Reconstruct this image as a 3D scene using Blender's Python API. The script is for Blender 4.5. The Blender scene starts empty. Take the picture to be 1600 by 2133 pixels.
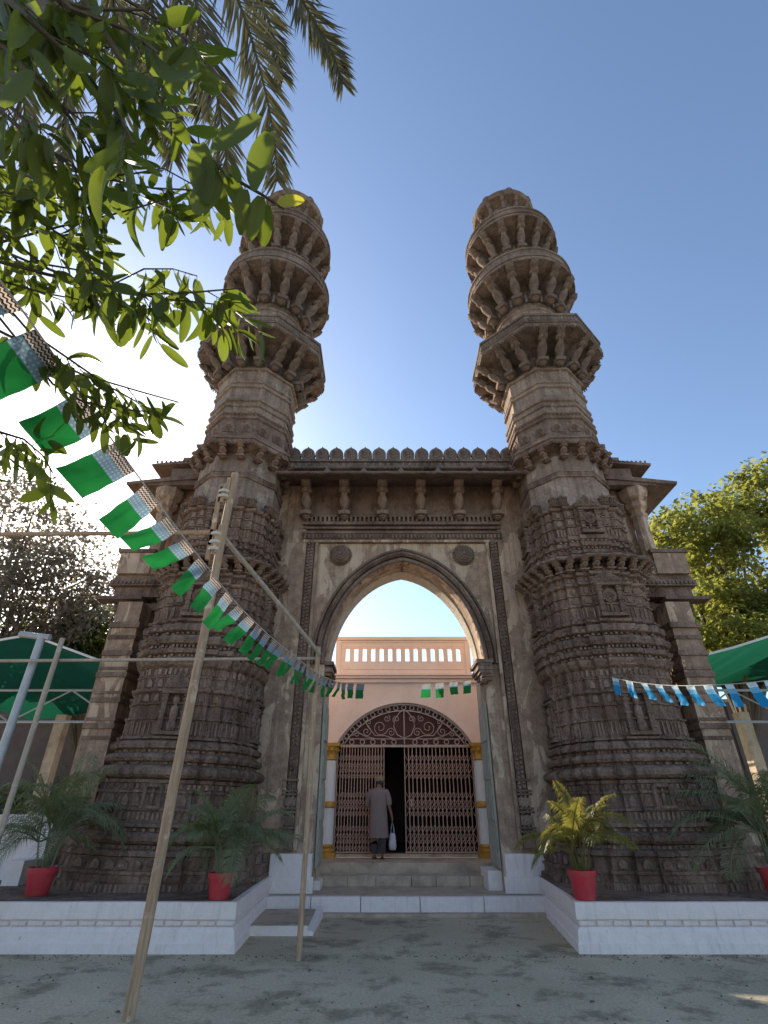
import bpy, math, random
from mathutils import Vector, Matrix, noise

SC = bpy.context.scene
COL = SC.collection
R = math.radians
rnd = random.Random(11)

# ------------------------------------------------------------------ camera, world, sun, exposure
PITCH = R(29.9)
FPX = 1069.0                                   # focal length in pixels of a 1600 px wide picture
cam_d = bpy.data.cameras.new('camera')
cam = bpy.data.objects.new('camera', cam_d)
COL.objects.link(cam)
cam.location = (0, 0, 1.6)
cam.rotation_euler = (R(90) + PITCH, 0, 0)
cam_d.sensor_fit = 'HORIZONTAL'
cam_d.sensor_width = 36
cam_d.lens = 36 * FPX / 1600
cam_d.clip_start = 0.05
cam_d.clip_end = 3000
SC.camera = cam

SUN_AZ, SUN_EL = R(-38.5), R(26.5)             # azimuth from +Y towards +X
SUN_DIR = Vector((math.sin(SUN_AZ) * math.cos(SUN_EL), math.cos(SUN_AZ) * math.cos(SUN_EL), math.sin(SUN_EL)))
world = bpy.data.worlds.new('World')
SC.world = world
world.use_nodes = True
wn = world.node_tree
wn.nodes.clear()
sky = wn.nodes.new('ShaderNodeTexSky')
sky.sky_type = 'NISHITA'
sky.sun_disc = False
sky.sun_elevation = SUN_EL
sky.sun_rotation = SUN_AZ
sky.altitude = 50
sky.air_density = 1.0
sky.dust_density = 0.85
sky.ozone_density = 2.0
bg = wn.nodes.new('ShaderNodeBackground')
bg.inputs[1].default_value = 0.10
wo = wn.nodes.new('ShaderNodeOutputWorld')
wn.links.new(sky.outputs[0], bg.inputs[0])
wn.links.new(bg.outputs[0], wo.inputs[0])

sun_d = bpy.data.lights.new('sun', 'SUN')
sun_d.energy = 3.2
sun_d.angle = R(0.53)
sun_d.color = (1.0, 0.90, 0.74)
sun = bpy.data.objects.new('sun', sun_d)
COL.objects.link(sun)
sun.rotation_euler = SUN_DIR.to_track_quat('Z', 'Y').to_euler()

SC.view_settings.view_transform = 'Standard'
SC.view_settings.look = 'None'
SC.view_settings.exposure = 1.36
SC.view_settings.gamma = 1.0
SC.view_settings.use_curve_mapping = False
SC.render.engine = 'CYCLES'
SC.cycles.use_denoising = True
SC.cycles.max_bounces = 8
SC.cycles.diffuse_bounces = 4
SC.cycles.transparent_max_bounces = 8
SC.cycles.sample_clamp_indirect = 6

# ------------------------------------------------------------------ helpers
def at(x, y, Y):
    """photograph pixel + distance -> point of the place (used once, to measure)"""
    u, v = (x - 800) / FPX, (1066.5 - y) / FPX
    dy = math.cos(PITCH) - v * math.sin(PITCH)
    dz = math.sin(PITCH) + v * math.cos(PITCH)
    k = Y / dy
    return Vector((u * k, Y, 1.6 + dz * k))

def atd(x, y, d):
    u, v = (x - 800) / FPX, (1066.5 - y) / FPX
    return Vector((u * d, (math.cos(PITCH) - v * math.sin(PITCH)) * d, 1.6 + (math.sin(PITCH) + v * math.cos(PITCH)) * d))

def jit(p, amp, sc=2.3):
    if not amp:
        return p
    n = noise.noise_vector(Vector(p) * sc) + 0.5 * noise.noise_vector(Vector(p) * sc * 3.1)
    return (p[0] + n.x * amp, p[1] + n.y * amp, p[2] + n.z * amp * 0.7)

class MB:
    def __init__(s):
        s.v = []; s.f = []; s.uv = None
    def add(s, vs, fs, M=None):
        o = len(s.v)
        if M is not None:
            vs = [tuple(M @ Vector(p)) for p in vs]
        s.v += [tuple(p) for p in vs]
        s.f += [tuple(i + o for i in f) for f in fs]
        return s
    def box(s, c, d, M=None, taper=1.0, rz=0):
        x, y, z = d[0] / 2, d[1] / 2, d[2] / 2
        t = taper
        vs = [(-x, -y, -z), (x, -y, -z), (x, y, -z), (-x, y, -z), (-x * t, -y * t, z), (x * t, -y * t, z), (x * t, y * t, z), (-x * t, y * t, z)]
        cs, sn = math.cos(rz), math.sin(rz)
        vs = [(c[0] + p[0] * cs - p[1] * sn, c[1] + p[0] * sn + p[1] * cs, c[2] + p[2]) for p in vs]
        return s.add(vs, [(3, 2, 1, 0), (4, 5, 6, 7), (0, 1, 5, 4), (1, 2, 6, 5), (2, 3, 7, 6), (3, 0, 4, 7)], M)
    def bbox(s, a, b, M=None):
        return s.box([(a[i] + b[i]) / 2 for i in range(3)], [abs(b[i] - a[i]) for i in range(3)], M)
    def rings(s, rings, cap0=True, cap1=True, M=None, amp=0, closed=True):
        n = len(rings[0])
        vs = [jit(p, amp) for r in rings for p in r]
        fs = []
        for k in range(len(rings) - 1):
            for i in range(n if closed else n - 1):
                j = (i + 1) % n
                fs.append((k * n + i, k * n + j, (k + 1) * n + j, (k + 1) * n + i))
        for flag, k in ((cap0, 0), (cap1, len(rings) - 1)):
            if flag:
                c = [sum(rings[k][i][a] for i in range(n)) / n for a in range(3)]
                vs.append(tuple(c)); ci = len(vs) - 1
                for i in range(n):
                    j = (i + 1) % n
                    fs.append((k * n + j, k * n + i, ci) if k == 0 else (k * n + i, k * n + j, ci))
        return s.add(vs, fs, M)
    def lathe(s, prof, n=20, c=(0, 0, 0), M=None, cap0=True, cap1=True, amp=0):
        rr = [[(c[0] + r * math.cos(2 * math.pi * i / n), c[1] + r * math.sin(2 * math.pi * i / n), c[2] + z) for i in range(n)] for z, r in prof]
        return s.rings(rr, cap0, cap1, M, amp)
    def tube(s, pts, rad, n=8, M=None, wob=0):
        pts = [Vector(p) for p in pts]
        if not isinstance(rad, (list, tuple)):
            rad = [rad] * len(pts)
        rr = []
        up = Vector((0, 0, 1))
        for i, p in enumerate(pts):
            t = (pts[min(i + 1, len(pts) - 1)] - pts[max(i - 1, 0)]).normalized()
            a = t.cross(up)
            if a.length < 0.05:
                a = t.cross(Vector((1, 0, 0)))
            a.normalize(); b = a.cross(t).normalized()
            rr.append([tuple(p + (a * math.cos(2 * math.pi * k / n) + b * math.sin(2 * math.pi * k / n)) * rad[i] * (1 + wob * rnd.uniform(-1, 1))) for k in range(n)])
        return s.rings([r[::-1] for r in rr], True, True, M)
    def torus(s, c, R0, r, n=16, m=6, M=None):
        """ring standing in the XZ plane"""
        vs, fs = [], []
        for i in range(n):
            a = 2 * math.pi * i / n
            for k in range(m):
                b = 2 * math.pi * k / m
                q = R0 + r * math.cos(b)
                vs.append((c[0] + q * math.cos(a), c[1] + r * math.sin(b), c[2] + q * math.sin(a)))
        for i in range(n):
            for k in range(m):
                fs.append((i * m + k, ((i + 1) % n) * m + k, ((i + 1) % n) * m + (k + 1) % m, i * m + (k + 1) % m))
        return s.add(vs, fs, M)
    def extrude(s, poly, y0, y1, M=None):
        """poly in XZ (counter-clockwise seen from -Y), from y0 (front) to y1 (back)"""
        n = len(poly)
        vs = [(p[0], y0, p[1]) for p in poly] + [(p[0], y1, p[1]) for p in poly]
        fs = [tuple(range(n)), tuple(range(2 * n - 1, n - 1, -1))]
        for i in range(n):
            j = (i + 1) % n
            fs.append((j, i, n + i, n + j))
        return s.add(vs, fs, M)
    def mesh(s, name, mat, smooth=None):
        me = bpy.data.meshes.new(name)
        me.from_pydata(s.v, [], s.f)
        me.materials.append(mat)
        if s.uv:
            l = me.uv_layers.new(name='uv')
            for lp in me.loops:
                l.data[lp.index].uv = s.uv[lp.vertex_index]
        if smooth is not None:
            me.polygons.foreach_set('use_smooth', [True] * len(me.polygons))
            if smooth < 180:
                me.set_sharp_from_angle(angle=R(smooth))
        me.update()
        return me
    def build(s, name, mat, parent=None, smooth=None, loc=None, kind=None):
        o = bpy.data.objects.new(name, s.mesh(name, mat, smooth))
        COL.objects.link(o)
        if parent: o.parent = parent
        if loc: o.location = loc
        if kind: o['kind'] = kind
        return o

def inst(name, me, parent, M=None, kind=None):
    o = bpy.data.objects.new(name, me)
    COL.objects.link(o)
    if parent: o.parent = parent
    if M is not None: o.matrix_local = M
    if kind: o['kind'] = kind
    return o

def tag(o, label, cat, group=None):
    o['label'] = label; o['category'] = cat
    if group: o['group'] = group
    return o

def thing(name, loc, label, cat, group=None, rz=0):
    o = bpy.data.objects.new(name, None)
    o.empty_display_size = 0.2
    COL.objects.link(o)
    o.location = loc; o.rotation_euler = (0, 0, rz)
    return tag(o, label, cat, group)

def copy_tree(o, parent=None):
    c = o.copy(); COL.objects.link(c)
    c.parent = parent
    for ch in list(o.children):
        copy_tree(ch, c)
    return c

# ------------------------------------------------------------------ materials
class NT:
    def __init__(s, name):
        s.m = bpy.data.materials.new(name); s.m.use_nodes = True
        s.t = s.m.node_tree; s.t.nodes.clear()
        s.out = s.n('ShaderNodeOutputMaterial')
    def n(s, typ, **kw):
        nd = s.t.nodes.new(typ)
        for k, v in kw.items(): setattr(nd, k, v)
        return nd
    def l(s, a, b): s.t.links.new(a, b)
    def coord(s, which='Object'):
        return s.n('ShaderNodeTexCoord').outputs[which]
    def mapping(s, src, scale=(1, 1, 1), loc=(0, 0, 0)):
        mp = s.n('ShaderNodeMapping'); mp.inputs['Scale'].default_value = scale; mp.inputs['Location'].default_value = loc
        s.l(src, mp.inputs[0]); return mp.outputs[0]
    def noise(s, src, scale, detail=6, rough=0.6, dist=0):
        nd = s.n('ShaderNodeTexNoise'); nd.inputs['Scale'].default_value = scale; nd.inputs['Detail'].default_value = detail
        nd.inputs['Roughness'].default_value = rough; nd.inputs['Distortion'].default_value = dist
        s.l(src, nd.inputs['Vector']); return nd.outputs[0]
    def vor(s, src, scale, feature='F1'):
        nd = s.n('ShaderNodeTexVoronoi', feature=feature); nd.inputs['Scale'].default_value = scale
        s.l(src, nd.inputs['Vector']); return nd.outputs['Distance']
    def ramp(s, src, stops):
        nd = s.n('ShaderNodeValToRGB'); e = nd.color_ramp.elements
        while len(e) < len(stops): e.new(0.5)
        for i, (p, c) in enumerate(stops):
            e[i].position = p
            e[i].color = (c, c, c, 1) if not isinstance(c, (tuple, list)) else (*c[:3], 1)
        s.l(src, nd.inputs[0]); return nd.outputs[0]
    def mix(s, fac, a, b, mode='MIX'):
        nd = s.n('ShaderNodeMix', data_type='RGBA', blend_type=mode)
        for sock, val in ((nd.inputs[0], fac), (nd.inputs[6], a), (nd.inputs[7], b)):
            if isinstance(val, (int, float)): sock.default_value = val
            elif isinstance(val, (tuple, list)): sock.default_value = (*val[:3], 1)
            else: s.l(val, sock)
        return nd.outputs[2]
    def math(s, op, a, b=0.5, c=None):
        nd = s.n('ShaderNodeMath', operation=op)
        for i, val in enumerate((a, b, c)):
            if val is None: continue
            if isinstance(val, (int, float)): nd.inputs[i].default_value = val
            else: s.l(val, nd.inputs[i])
        return nd.outputs[0]
    def bump(s, h, strength=0.5, dist=0.02):
        nd = s.n('ShaderNodeBump'); nd.inputs['Strength'].default_value = strength; nd.inputs['Distance'].default_value = dist
        s.l(h, nd.inputs['Height']); return nd.outputs[0]
    def bsdf(s, colr, rough=0.8, normal=None, metal=0, spec=0.3):
        b = s.n('ShaderNodeBsdfPrincipled')
        for sock, val in ((b.inputs['Base Color'], colr), (b.inputs['Roughness'], rough), (b.inputs['Metallic'], metal)):
            if isinstance(val, (int, float)): sock.default_value = val
            elif isinstance(val, (tuple, list)): sock.default_value = (*val[:3], 1)
            else: s.l(val, sock)
        b.inputs['Specular IOR Level'].default_value = spec
        if normal is not None: s.l(normal, b.inputs['Normal'])
        return b.outputs[0]
    def done(s, sh):
        s.l(sh, s.out.inputs['Surface']); return s.m

def mat_stone(name, dark, mid, light, lightpos=0.66, carve=0.0, streak=0.5, bump=0.6, seed=0.0, fine=18):
    t = NT(name)
    co = t.mapping(t.coord(), (1, 1, 1), (seed, seed * 1.7, seed * 0.6))
    big = t.noise(co, 1.1, 8, 0.62, 0.3)
    c = t.mix(t.ramp(big, [(0.36, 0), (0.62, 1)]), dark, mid)
    pat = t.noise(co, 2.6, 10, 0.68, 0.4)
    c = t.mix(t.ramp(pat, [(lightpos - 0.06, 0), (lightpos + 0.05, 1)]), c, light)
    st = t.noise(t.mapping(co, (5.5, 5.5, 0.35)), 1.6, 6, 0.65)
    c = t.mix(t.math('MULTIPLY', t.ramp(st, [(0.48, 0), (0.66, 1)]), streak), c, [x * 0.42 for x in dark])
    sp = t.noise(co, fine, 8, 0.72)
    c = t.mix(0.55, c, t.ramp(sp, [(0.28, 0.28), (0.5, 0.5), (0.74, 0.8)]), 'OVERLAY')
    rt = t.n('ShaderNodeObjectInfo').outputs['Random']
    c = t.mix(0.35, c, t.ramp(rt, [(0, 0.36), (1, 0.62)]), 'OVERLAY')
    h = t.noise(co, 26, 8, 0.7)
    h2 = t.noise(co, 6, 6, 0.6)
    h = t.math('ADD', h, t.math('MULTIPLY', h2, 1.3))
    if carve:
        v = t.vor(t.mapping(co, (1, 1, 0.62)), 15)
        h = t.math('ADD', h, t.math('MULTIPLY', t.math('MINIMUM', v, 0.45), carve))
    blot = t.noise(t.mapping(co, (1, 1, 0.7), (3.1, 1.3, 0.2)), 3.4, 12, 0.75, 0.3)
    c = t.mix(t.math('MULTIPLY', t.ramp(blot, [(0.54, 0), (0.66, 1)]), 0.6), c, [x * 0.38 for x in dark])
    pale = t.noise(t.mapping(co, (1, 1, 1), (8.1, 2.3, 5.2)), 7.0, 10, 0.78)
    c = t.mix(t.math('MULTIPLY', t.ramp(pale, [(0.60, 0), (0.70, 1)]), 0.55), c, [min(.62, x * 1.25) for x in light])
    return t.done(t.bsdf(c, 0.92, t.bump(h, min(1, bump * 1.25), 0.045), spec=0.15))

def mat_plaster(name, plaster, under, dark, pos=0.47, seed=0.0):
    """lime plaster that has peeled and run dark in streaks"""
    t = NT(name)
    co = t.mapping(t.coord(), (1, 1, 1), (seed, seed, seed))
    pl = t.mix(t.ramp(t.noise(co, 1.7, 8, 0.65), [(0.35, 0), (0.7, 1)]), plaster, [x * 0.72 for x in plaster])
    peel_n = t.noise(t.mapping(co, (1.5, 1.5, 0.62)), 1.5, 9, 0.6, 0.6)
    peel = t.ramp(peel_n, [(pos, 0), (pos + 0.015, 1)])
    un = t.mix(t.ramp(t.noise(co, 5, 8, 0.7), [(0.35, 0), (0.7, 1)]), under, dark)
    c = t.mix(peel, pl, un)
    st = t.noise(t.mapping(co, (7, 7, 0.28)), 1.3, 7, 0.65)
    c = t.mix(t.math('MULTIPLY', t.ramp(st, [(0.5, 0), (0.68, 1)]), 0.7), c, dark)
    sp = t.noise(co, 30, 8, 0.7)
    c = t.mix(0.45, c, t.ramp(sp, [(0.3, 0.3), (0.7, 0.72)]), 'OVERLAY')
    h = t.math('ADD', t.math('MULTIPLY', peel, -0.6), t.math('MULTIPLY', sp, 0.9))
    return t.done(t.bsdf(c, 0.9, t.bump(h, 0.5, 0.02), spec=0.15))

def mat_paint(name, colr, dirt=(0.2, 0.18, 0.16), dirtamt=0.35, rough=0.75, bump=0.25, scale=3.0, metal=0, spec=0.3):
    t = NT(name)
    co = t.coord()
    d = t.noise(co, scale, 9, 0.68, 0.4)
    c = t.mix(t.math('MULTIPLY', t.ramp(d, [(0.42, 0), (0.75, 1)]), dirtamt), colr, dirt)
    f = t.noise(co, scale * 14, 7, 0.7)
    c = t.mix(0.3, c, t.ramp(f, [(0.3, 0.34), (0.7, 0.66)]), 'OVERLAY')
    r = t.n('ShaderNodeObjectInfo').outputs['Random']
    c = t.mix(0.2, c, t.ramp(r, [(0, 0.4), (1, 0.6)]), 'OVERLAY')
    return t.done(t.bsdf(c, rough, t.bump(f, bump, 0.01), metal, spec))

def mat_leaf(name, c1, c2, trans, tamt=0.45, scale=1.5, rough=0.45):
    t = NT(name)
    geo = t.n('ShaderNodeNewGeometry')
    r = t.math('ADD', t.n('ShaderNodeObjectInfo').outputs['Random'], t.noise(t.coord(), scale, 3, 0.6))
    r = t.math('FRACT', r)
    isl = geo.outputs['Random Per Island']
    f = t.math('MULTIPLY_ADD', isl, 0.6, t.math('MULTIPLY', r, 0.4))
    c = t.mix(f, c1, c2)
    b = t.bsdf(c, rough, spec=0.35)
    tr = t.n('ShaderNodeBsdfTranslucent')
    t.l(t.mix(f, trans, [x * 0.65 for x in trans]), tr.inputs[0])
    mx = t.n('ShaderNodeMixShader'); mx.inputs[0].default_value = tamt
    t.l(b, mx.inputs[1]); t.l(tr.outputs[0], mx.inputs[2])
    return t.done(mx.outputs[0])

def mat_flag(name, body, band, blue_flag=False):
    t = NT(name)
    uv = t.coord('UV')
    sep = t.n('ShaderNodeSeparateXYZ'); t.l(uv, sep.inputs[0])
    u, v = sep.outputs[0], sep.outputs[1]
    # zigzag strip along the string
    zig = t.math('PINGPONG', t.math('MULTIPLY', u, 10.0), 0.5)
    ph = t.math('FRACT', t.math('ADD', t.math('MULTIPLY', v, 17.0), zig))
    zz = t.mix(t.math('GREATER_THAN', ph, 0.5), (0.55, 0.47, 0.40) if not blue_flag else (0.8, 0.85, 0.85), (0.05, 0.025, 0.02) if not blue_flag else (0.45, 0.65, 0.75))
    du = t.math('SUBTRACT', t.math('FRACT', t.math('MULTIPLY', u, 9.0)), 0.5)
    dv = t.math('SUBTRACT', t.math('FRACT', t.math('MULTIPLY', v, 14.0)), 0.5)
    dd = t.math('SQRT', t.math('ADD', t.math('MULTIPLY', du, du), t.math('MULTIPLY', dv, dv)))
    dots = t.mix(t.math('LESS_THAN', dd, 0.27), band, [min(1, x * 1.35 + 0.06) for x in band])
    c = t.mix(t.math('GREATER_THAN', v, 0.20), zz, dots)
    c = t.mix(t.math('GREATER_THAN', v, 0.42), c, body)
    b = t.bsdf(c, 0.5, spec=0.3)
    tr = t.n('ShaderNodeBsdfTranslucent'); t.l(c, tr.inputs[0])
    mx = t.n('ShaderNodeMixShader'); mx.inputs[0].default_value = 0.5
    t.l(b, mx.inputs[1]); t.l(tr.outputs[0], mx.inputs[2])
    return t.done(mx.outputs[0])

def mat_ground(name):
    t = NT(name)
    co = t.coord()
    base = t.mix(t.ramp(t.noise(co, 0.55, 9, 0.62, 0.2), [(0.35, 0), (0.68, 1)]), (0.44, 0.36, 0.24), (0.58, 0.48, 0.335))
    st = t.ramp(t.noise(co, 1.5, 12, 0.74, 0.15), [(0.50, 0), (0.60, 1)])
    c = t.mix(t.math('MULTIPLY', st, 0.72), base, (0.19, 0.15, 0.10))
    wh = t.ramp(t.noise(t.mapping(co, (1, 1, 1), (4, 9, 0)), 1.7, 10, 0.7, 0.5), [(0.62, 0), (0.68, 1)])
    c = t.mix(t.math('MULTIPLY', wh, 0.45), c, (0.42, 0.42, 0.38))
    sp = t.noise(co, 32, 10, 0.8)
    c = t.mix(0.8, c, t.ramp(sp, [(0.3, 0.25), (0.7, 0.78)]), 'OVERLAY')
    h = t.math('ADD', t.math('MULTIPLY', sp, 0.6), t.noise(co, 6, 8, 0.65))
    return t.done(t.bsdf(c, 0.88, t.bump(h, 0.7, 0.03), spec=0.2))

M = {}
M['carved'] = mat_stone('carved_stone', (0.168, 0.105, 0.077), (0.362, 0.245, 0.188), (0.571, 0.422, 0.313), 0.70, carve=1.6, streak=0.55, bump=0.85)
M['relief'] = mat_stone('relief_stone', (0.172, 0.113, 0.083), (0.381, 0.261, 0.202), (0.560, 0.424, 0.317), 0.68, carve=1.0, streak=0.4, bump=0.7, seed=3)
M['shaft'] = mat_stone('shaft_stone', (0.210, 0.145, 0.111), (0.372, 0.277, 0.215), (0.495, 0.387, 0.301), 0.62, carve=0.0, streak=0.5, bump=0.4, seed=5)
M['gallery'] = mat_stone('gallery_stone', (0.152, 0.108, 0.086), (0.296, 0.225, 0.181), (0.429, 0.352, 0.282), 0.66, carve=0.7, streak=0.4, bump=0.6, seed=7)
M['eave'] = mat_stone('eave_stone', (0.158, 0.104, 0.080), (0.282, 0.195, 0.151), (0.407, 0.306, 0.229), 0.72, carve=0.0, streak=0.4, bump=0.5, seed=9)
M['plaster'] = mat_plaster('peeling_plaster', (0.632, 0.470, 0.334), (0.496, 0.340, 0.239), (0.219, 0.144, 0.103), 0.49)
M['greyplaster'] = mat_plaster('grey_plaster', (0.636, 0.452, 0.321), (0.452, 0.307, 0.216), (0.208, 0.135, 0.095), 0.45, 6)
M['reveal'] = mat_plaster('reveal_plaster', (0.62, 0.52, 0.40), (0.52, 0.43, 0.33), (0.3, 0.25, 0.2), 0.60, 2)
def mat_whitewash(name):
    t = NT(name)
    co = t.coord()
    c = t.mix(t.ramp(t.noise(co, 7, 10, 0.75), [(0.3, 0), (0.7, 1)]), (0.90, 0.78, 0.74), (0.78, 0.67, 0.63))
    dr = t.noise(t.mapping(co, (9, 9, 0.8)), 1.4, 8, 0.7)
    c = t.mix(t.math('MULTIPLY', t.ramp(dr, [(0.54, 0), (0.72, 1)]), 0.4), c, (0.42, 0.35, 0.30))
    ch = t.noise(co, 16, 9, 0.72)
    c = t.mix(t.math('MULTIPLY', t.ramp(ch, [(0.64, 0), (0.68, 1)]), 0.6), c, (0.30, 0.25, 0.21))
    f = t.noise(co, 60, 8, 0.75)
    c = t.mix(0.5, c, t.ramp(f, [(0.3, 0.3), (0.7, 0.7)]), 'OVERLAY')
    h = t.math('ADD', t.math('MULTIPLY', f, 0.6), t.math('MULTIPLY', t.noise(co, 9, 8, 0.7), 1.2))
    return t.done(t.bsdf(c, 0.9, t.bump(h, 0.7, 0.02), spec=0.15))
M['white'] = mat_whitewash('whitewash')
M['concrete'] = mat_paint('step_concrete', (0.52, 0.40, 0.29), (0.13, 0.11, 0.08), 0.75, 0.9, 0.5, 2.6)
M['ground'] = mat_ground('yard_concrete')
M['pink'] = mat_paint('pink_wall', (0.88, 0.68, 0.60), (0.60, 0.40, 0.32), 0.45, 0.85, 0.15, 1.2)
M['cream'] = mat_paint('white_column', (0.78, 0.74, 0.72), (0.5, 0.45, 0.42), 0.3, 0.6, 0.1, 2)
M['gold'] = mat_paint('gold_paint', (0.58, 0.31, 0.06), (0.28, 0.13, 0.03), 0.6, 0.4, 0.3, 6, 0.25)
M['gate'] = mat_paint('gate_paint', (0.50, 0.31, 0.235), (0.24, 0.13, 0.10), 0.5, 0.55, 0.2, 6)
M['iron'] = mat_paint('grille_iron', (0.46, 0.36, 0.32), (0.2, 0.12, 0.1), 0.4, 0.5, 0.2, 8)
M['maroon'] = mat_paint('maroon_backing', (0.10, 0.035, 0.03), (0.05, 0.02, 0.02), 0.4, 0.7, 0.1, 3)
M['room'] = mat_paint('shade_toned_room', (0.10, 0.06, 0.06), (0.05, 0.03, 0.03), 0.4, 0.8, 0.1, 1)  # dark tone carries the shade of the unlit interior
M['doorwood'] = mat_paint('grey_door', (0.42, 0.40, 0.33), (0.15, 0.14, 0.12), 0.6, 0.8, 0.3, 4)
M['pot'] = mat_paint('red_plastic', (0.52, 0.03, 0.05), (0.28, 0.12, 0.09), 0.65, 0.45, 0.1, 5, spec=0.4)
M['soil'] = mat_paint('soil', (0.05, 0.035, 0.025), (0.02, 0.015, 0.01), 0.5, 0.95, 0.8, 8)
M['net'] = None
t = NT('green_net')
b_ = t.bsdf(t.mix(t.ramp(t.noise(t.coord(), 3, 6, 0.6), [(0.3, 0), (0.7, 1)]), (0.008, 0.07, 0.04), (0.015, 0.12, 0.065)), 0.7)
tr_ = t.n('ShaderNodeBsdfTranslucent'); tr_.inputs[0].default_value = (0.012, 0.13, 0.07, 1)
mx_ = t.n('ShaderNodeMixShader'); mx_.inputs[0].default_value = 0.4
t.l(b_, mx_.inputs[1]); t.l(tr_.outputs[0], mx_.inputs[2])
M['net'] = t.done(mx_.outputs[0])
M['steel'] = mat_paint('galvanised_steel', (0.42, 0.43, 0.44), (0.2, 0.16, 0.13), 0.4, 0.5, 0.1, 5, 0.3)
M['wall'] = mat_paint('boundary_backdrop', (0.16, 0.12, 0.11), (0.08, 0.06, 0.06), 0.5, 0.9, 0.3, 1.5)

def mat_wood(name, a, b, c):
    t = NT(name)
    co = t.coord()
    g = t.noise(t.mapping(co, (16, 16, 1.2)), 2.2, 8, 0.65, 0.5)
    col = t.mix(t.ramp(g, [(0.3, 0), (0.7, 1)]), a, b)
    p = t.noise(co, 3.2, 8, 0.7)
    col = t.mix(t.ramp(p, [(0.55, 0), (0.66, 1)]), col, c)
    return t.done(t.bsdf(col, 0.8, t.bump(g, 0.5, 0.01)))
M['wood'] = mat_wood('weathered_wood', (0.26, 0.16, 0.09), (0.52, 0.36, 0.24), (0.68, 0.53, 0.40))
M['bamboo'] = mat_wood('old_bamboo', (0.30, 0.23, 0.17), (0.48, 0.40, 0.32), (0.6, 0.53, 0.44))
M['bark'] = mat_wood('bark', (0.10, 0.075, 0.055), (0.17, 0.13, 0.10), (0.22, 0.18, 0.14))
M['leaf'] = mat_leaf('broad_leaf', (0.045, 0.065, 0.012), (0.075, 0.10, 0.02), (0.27, 0.34, 0.03), 0.42)
M['twig'] = mat_wood('twig', (0.06, 0.045, 0.03), (0.10, 0.08, 0.05), (0.12, 0.1, 0.07))
M['yleaf'] = mat_leaf('yellow_leaf', (0.3, 0.28, 0.02), (0.35, 0.33, 0.03), (0.6, 0.55, 0.04), 0.5)
M['palm'] = mat_leaf('date_palm_leaf', (0.055, 0.055, 0.028), (0.10, 0.095, 0.05), (0.15, 0.14, 0.05), 0.22)
M['areca'] = mat_leaf('areca_leaf', (0.15, 0.175, 0.09), (0.25, 0.27, 0.15), (0.22, 0.26, 0.04), 0.35)
M['areca_y'] = mat_leaf('areca_leaf_yellow', (0.13, 0.13, 0.03), (0.20, 0.17, 0.045), (0.42, 0.38, 0.07), 0.4)
M['neem'] = mat_leaf('neem_leaf', (0.07, 0.085, 0.025), (0.12, 0.13, 0.04), (0.46, 0.46, 0.09), 0.55)
M['darktree'] = mat_leaf('dark_tree_leaf', (0.14, 0.115, 0.095), (0.21, 0.175, 0.14), (0.34, 0.29, 0.20), 0.5)
M['shrub'] = mat_leaf('shrub_leaf', (0.05, 0.08, 0.02), (0.10, 0.12, 0.025), (0.28, 0.3, 0.04), 0.4)
M['flag'] = mat_flag('green_flag', (0.015, 0.19, 0.04), (0.17, 0.25, 0.30))
M['bflag'] = mat_flag('blue_flag', (0.02, 0.28, 0.55), (0.16, 0.42, 0.62), True)
M['string'] = mat_paint('string', (0.6, 0.55, 0.48), (0.3, 0.25, 0.2), 0.3)
M['kurta'] = mat_paint('kurta_cloth', (0.24, 0.175, 0.165), (0.17, 0.125, 0.12), 0.4, 0.9, 0.3, 6)
M['trouser'] = mat_paint('trouser_cloth', (0.07, 0.05, 0.06), (0.04, 0.03, 0.04), 0.4, 0.9, 0.2, 6)
M['skin'] = mat_paint('skin', (0.24, 0.13, 0.085), (0.2, 0.1, 0.07), 0.3, 0.6, 0.05, 6)
M['cap'] = mat_paint('cap_cloth', (0.30, 0.20, 0.13), (0.2, 0.14, 0.1), 0.4, 0.9, 0.3, 9)
M['bag'] = mat_paint('plastic_bag', (0.55, 0.55, 0.58), (0.2, 0.2, 0.22), 0.8, 0.35, 0.5, 9, spec=0.5)

# ------------------------------------------------------------------ ground, steps
g = MB()
g.add([(-300, -120, 0), (300, -120, 0), (300, 500, 0), (-300, 500, 0)], [(0, 1, 2, 3)])
g.build('ground', M['ground'], kind='structure')

XC = 0.45                                      # axis of the gateway
GY = 11.5                                      # front of the gateway wall
MY = 10.9                                      # axis of the minarets
PZ = 0.512                                     # top of the white plinths

gr = MB()
for _ in range(900):
    x_, y_ = rnd.uniform(-7, 8), rnd.uniform(4.2, 8.25)
    if rnd.random() < .45: y_ = 8.28 - abs(rnd.gauss(0, .12))
    elif -1.9 < x_ < 2.6 and rnd.random() < .4: y_ = rnd.uniform(8.3, 10.7)
    r_ = rnd.uniform(.004, .013)
    gr.lathe([(-r_ * .2, r_ * .7), (r_ * .3, r_), (r_ * .8, r_ * .5)], 5, (x_, y_, 0), Matrix.Identity(4), cap0=False)
for _ in range(10):
    x_, y_ = rnd.uniform(-6, 7), rnd.uniform(4.4, 8.2)
    a_ = rnd.uniform(0, 6.28); L_ = rnd.uniform(.03, .07)
    u_ = Vector((math.cos(a_), math.sin(a_), 0)) * L_; v_ = Vector((-u_.y, u_.x, 0)) * .35
    p_ = Vector((x_, y_, .012))
    gr.add([tuple(p_ - u_ - Vector((0, 0, .006))), tuple(p_ + v_ + Vector((0, 0, .012))), tuple(p_ + u_ - Vector((0, 0, .004))), tuple(p_ - v_ + Vector((0, 0, .008)))], [(0, 1, 2), (0, 2, 3)])
gr.build('grit', M['bark'], kind='stuff')
steps = MB()
steps.bbox((-2.05, 11.12, 0.0), (2.82, 12.35, 0.252))
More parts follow.
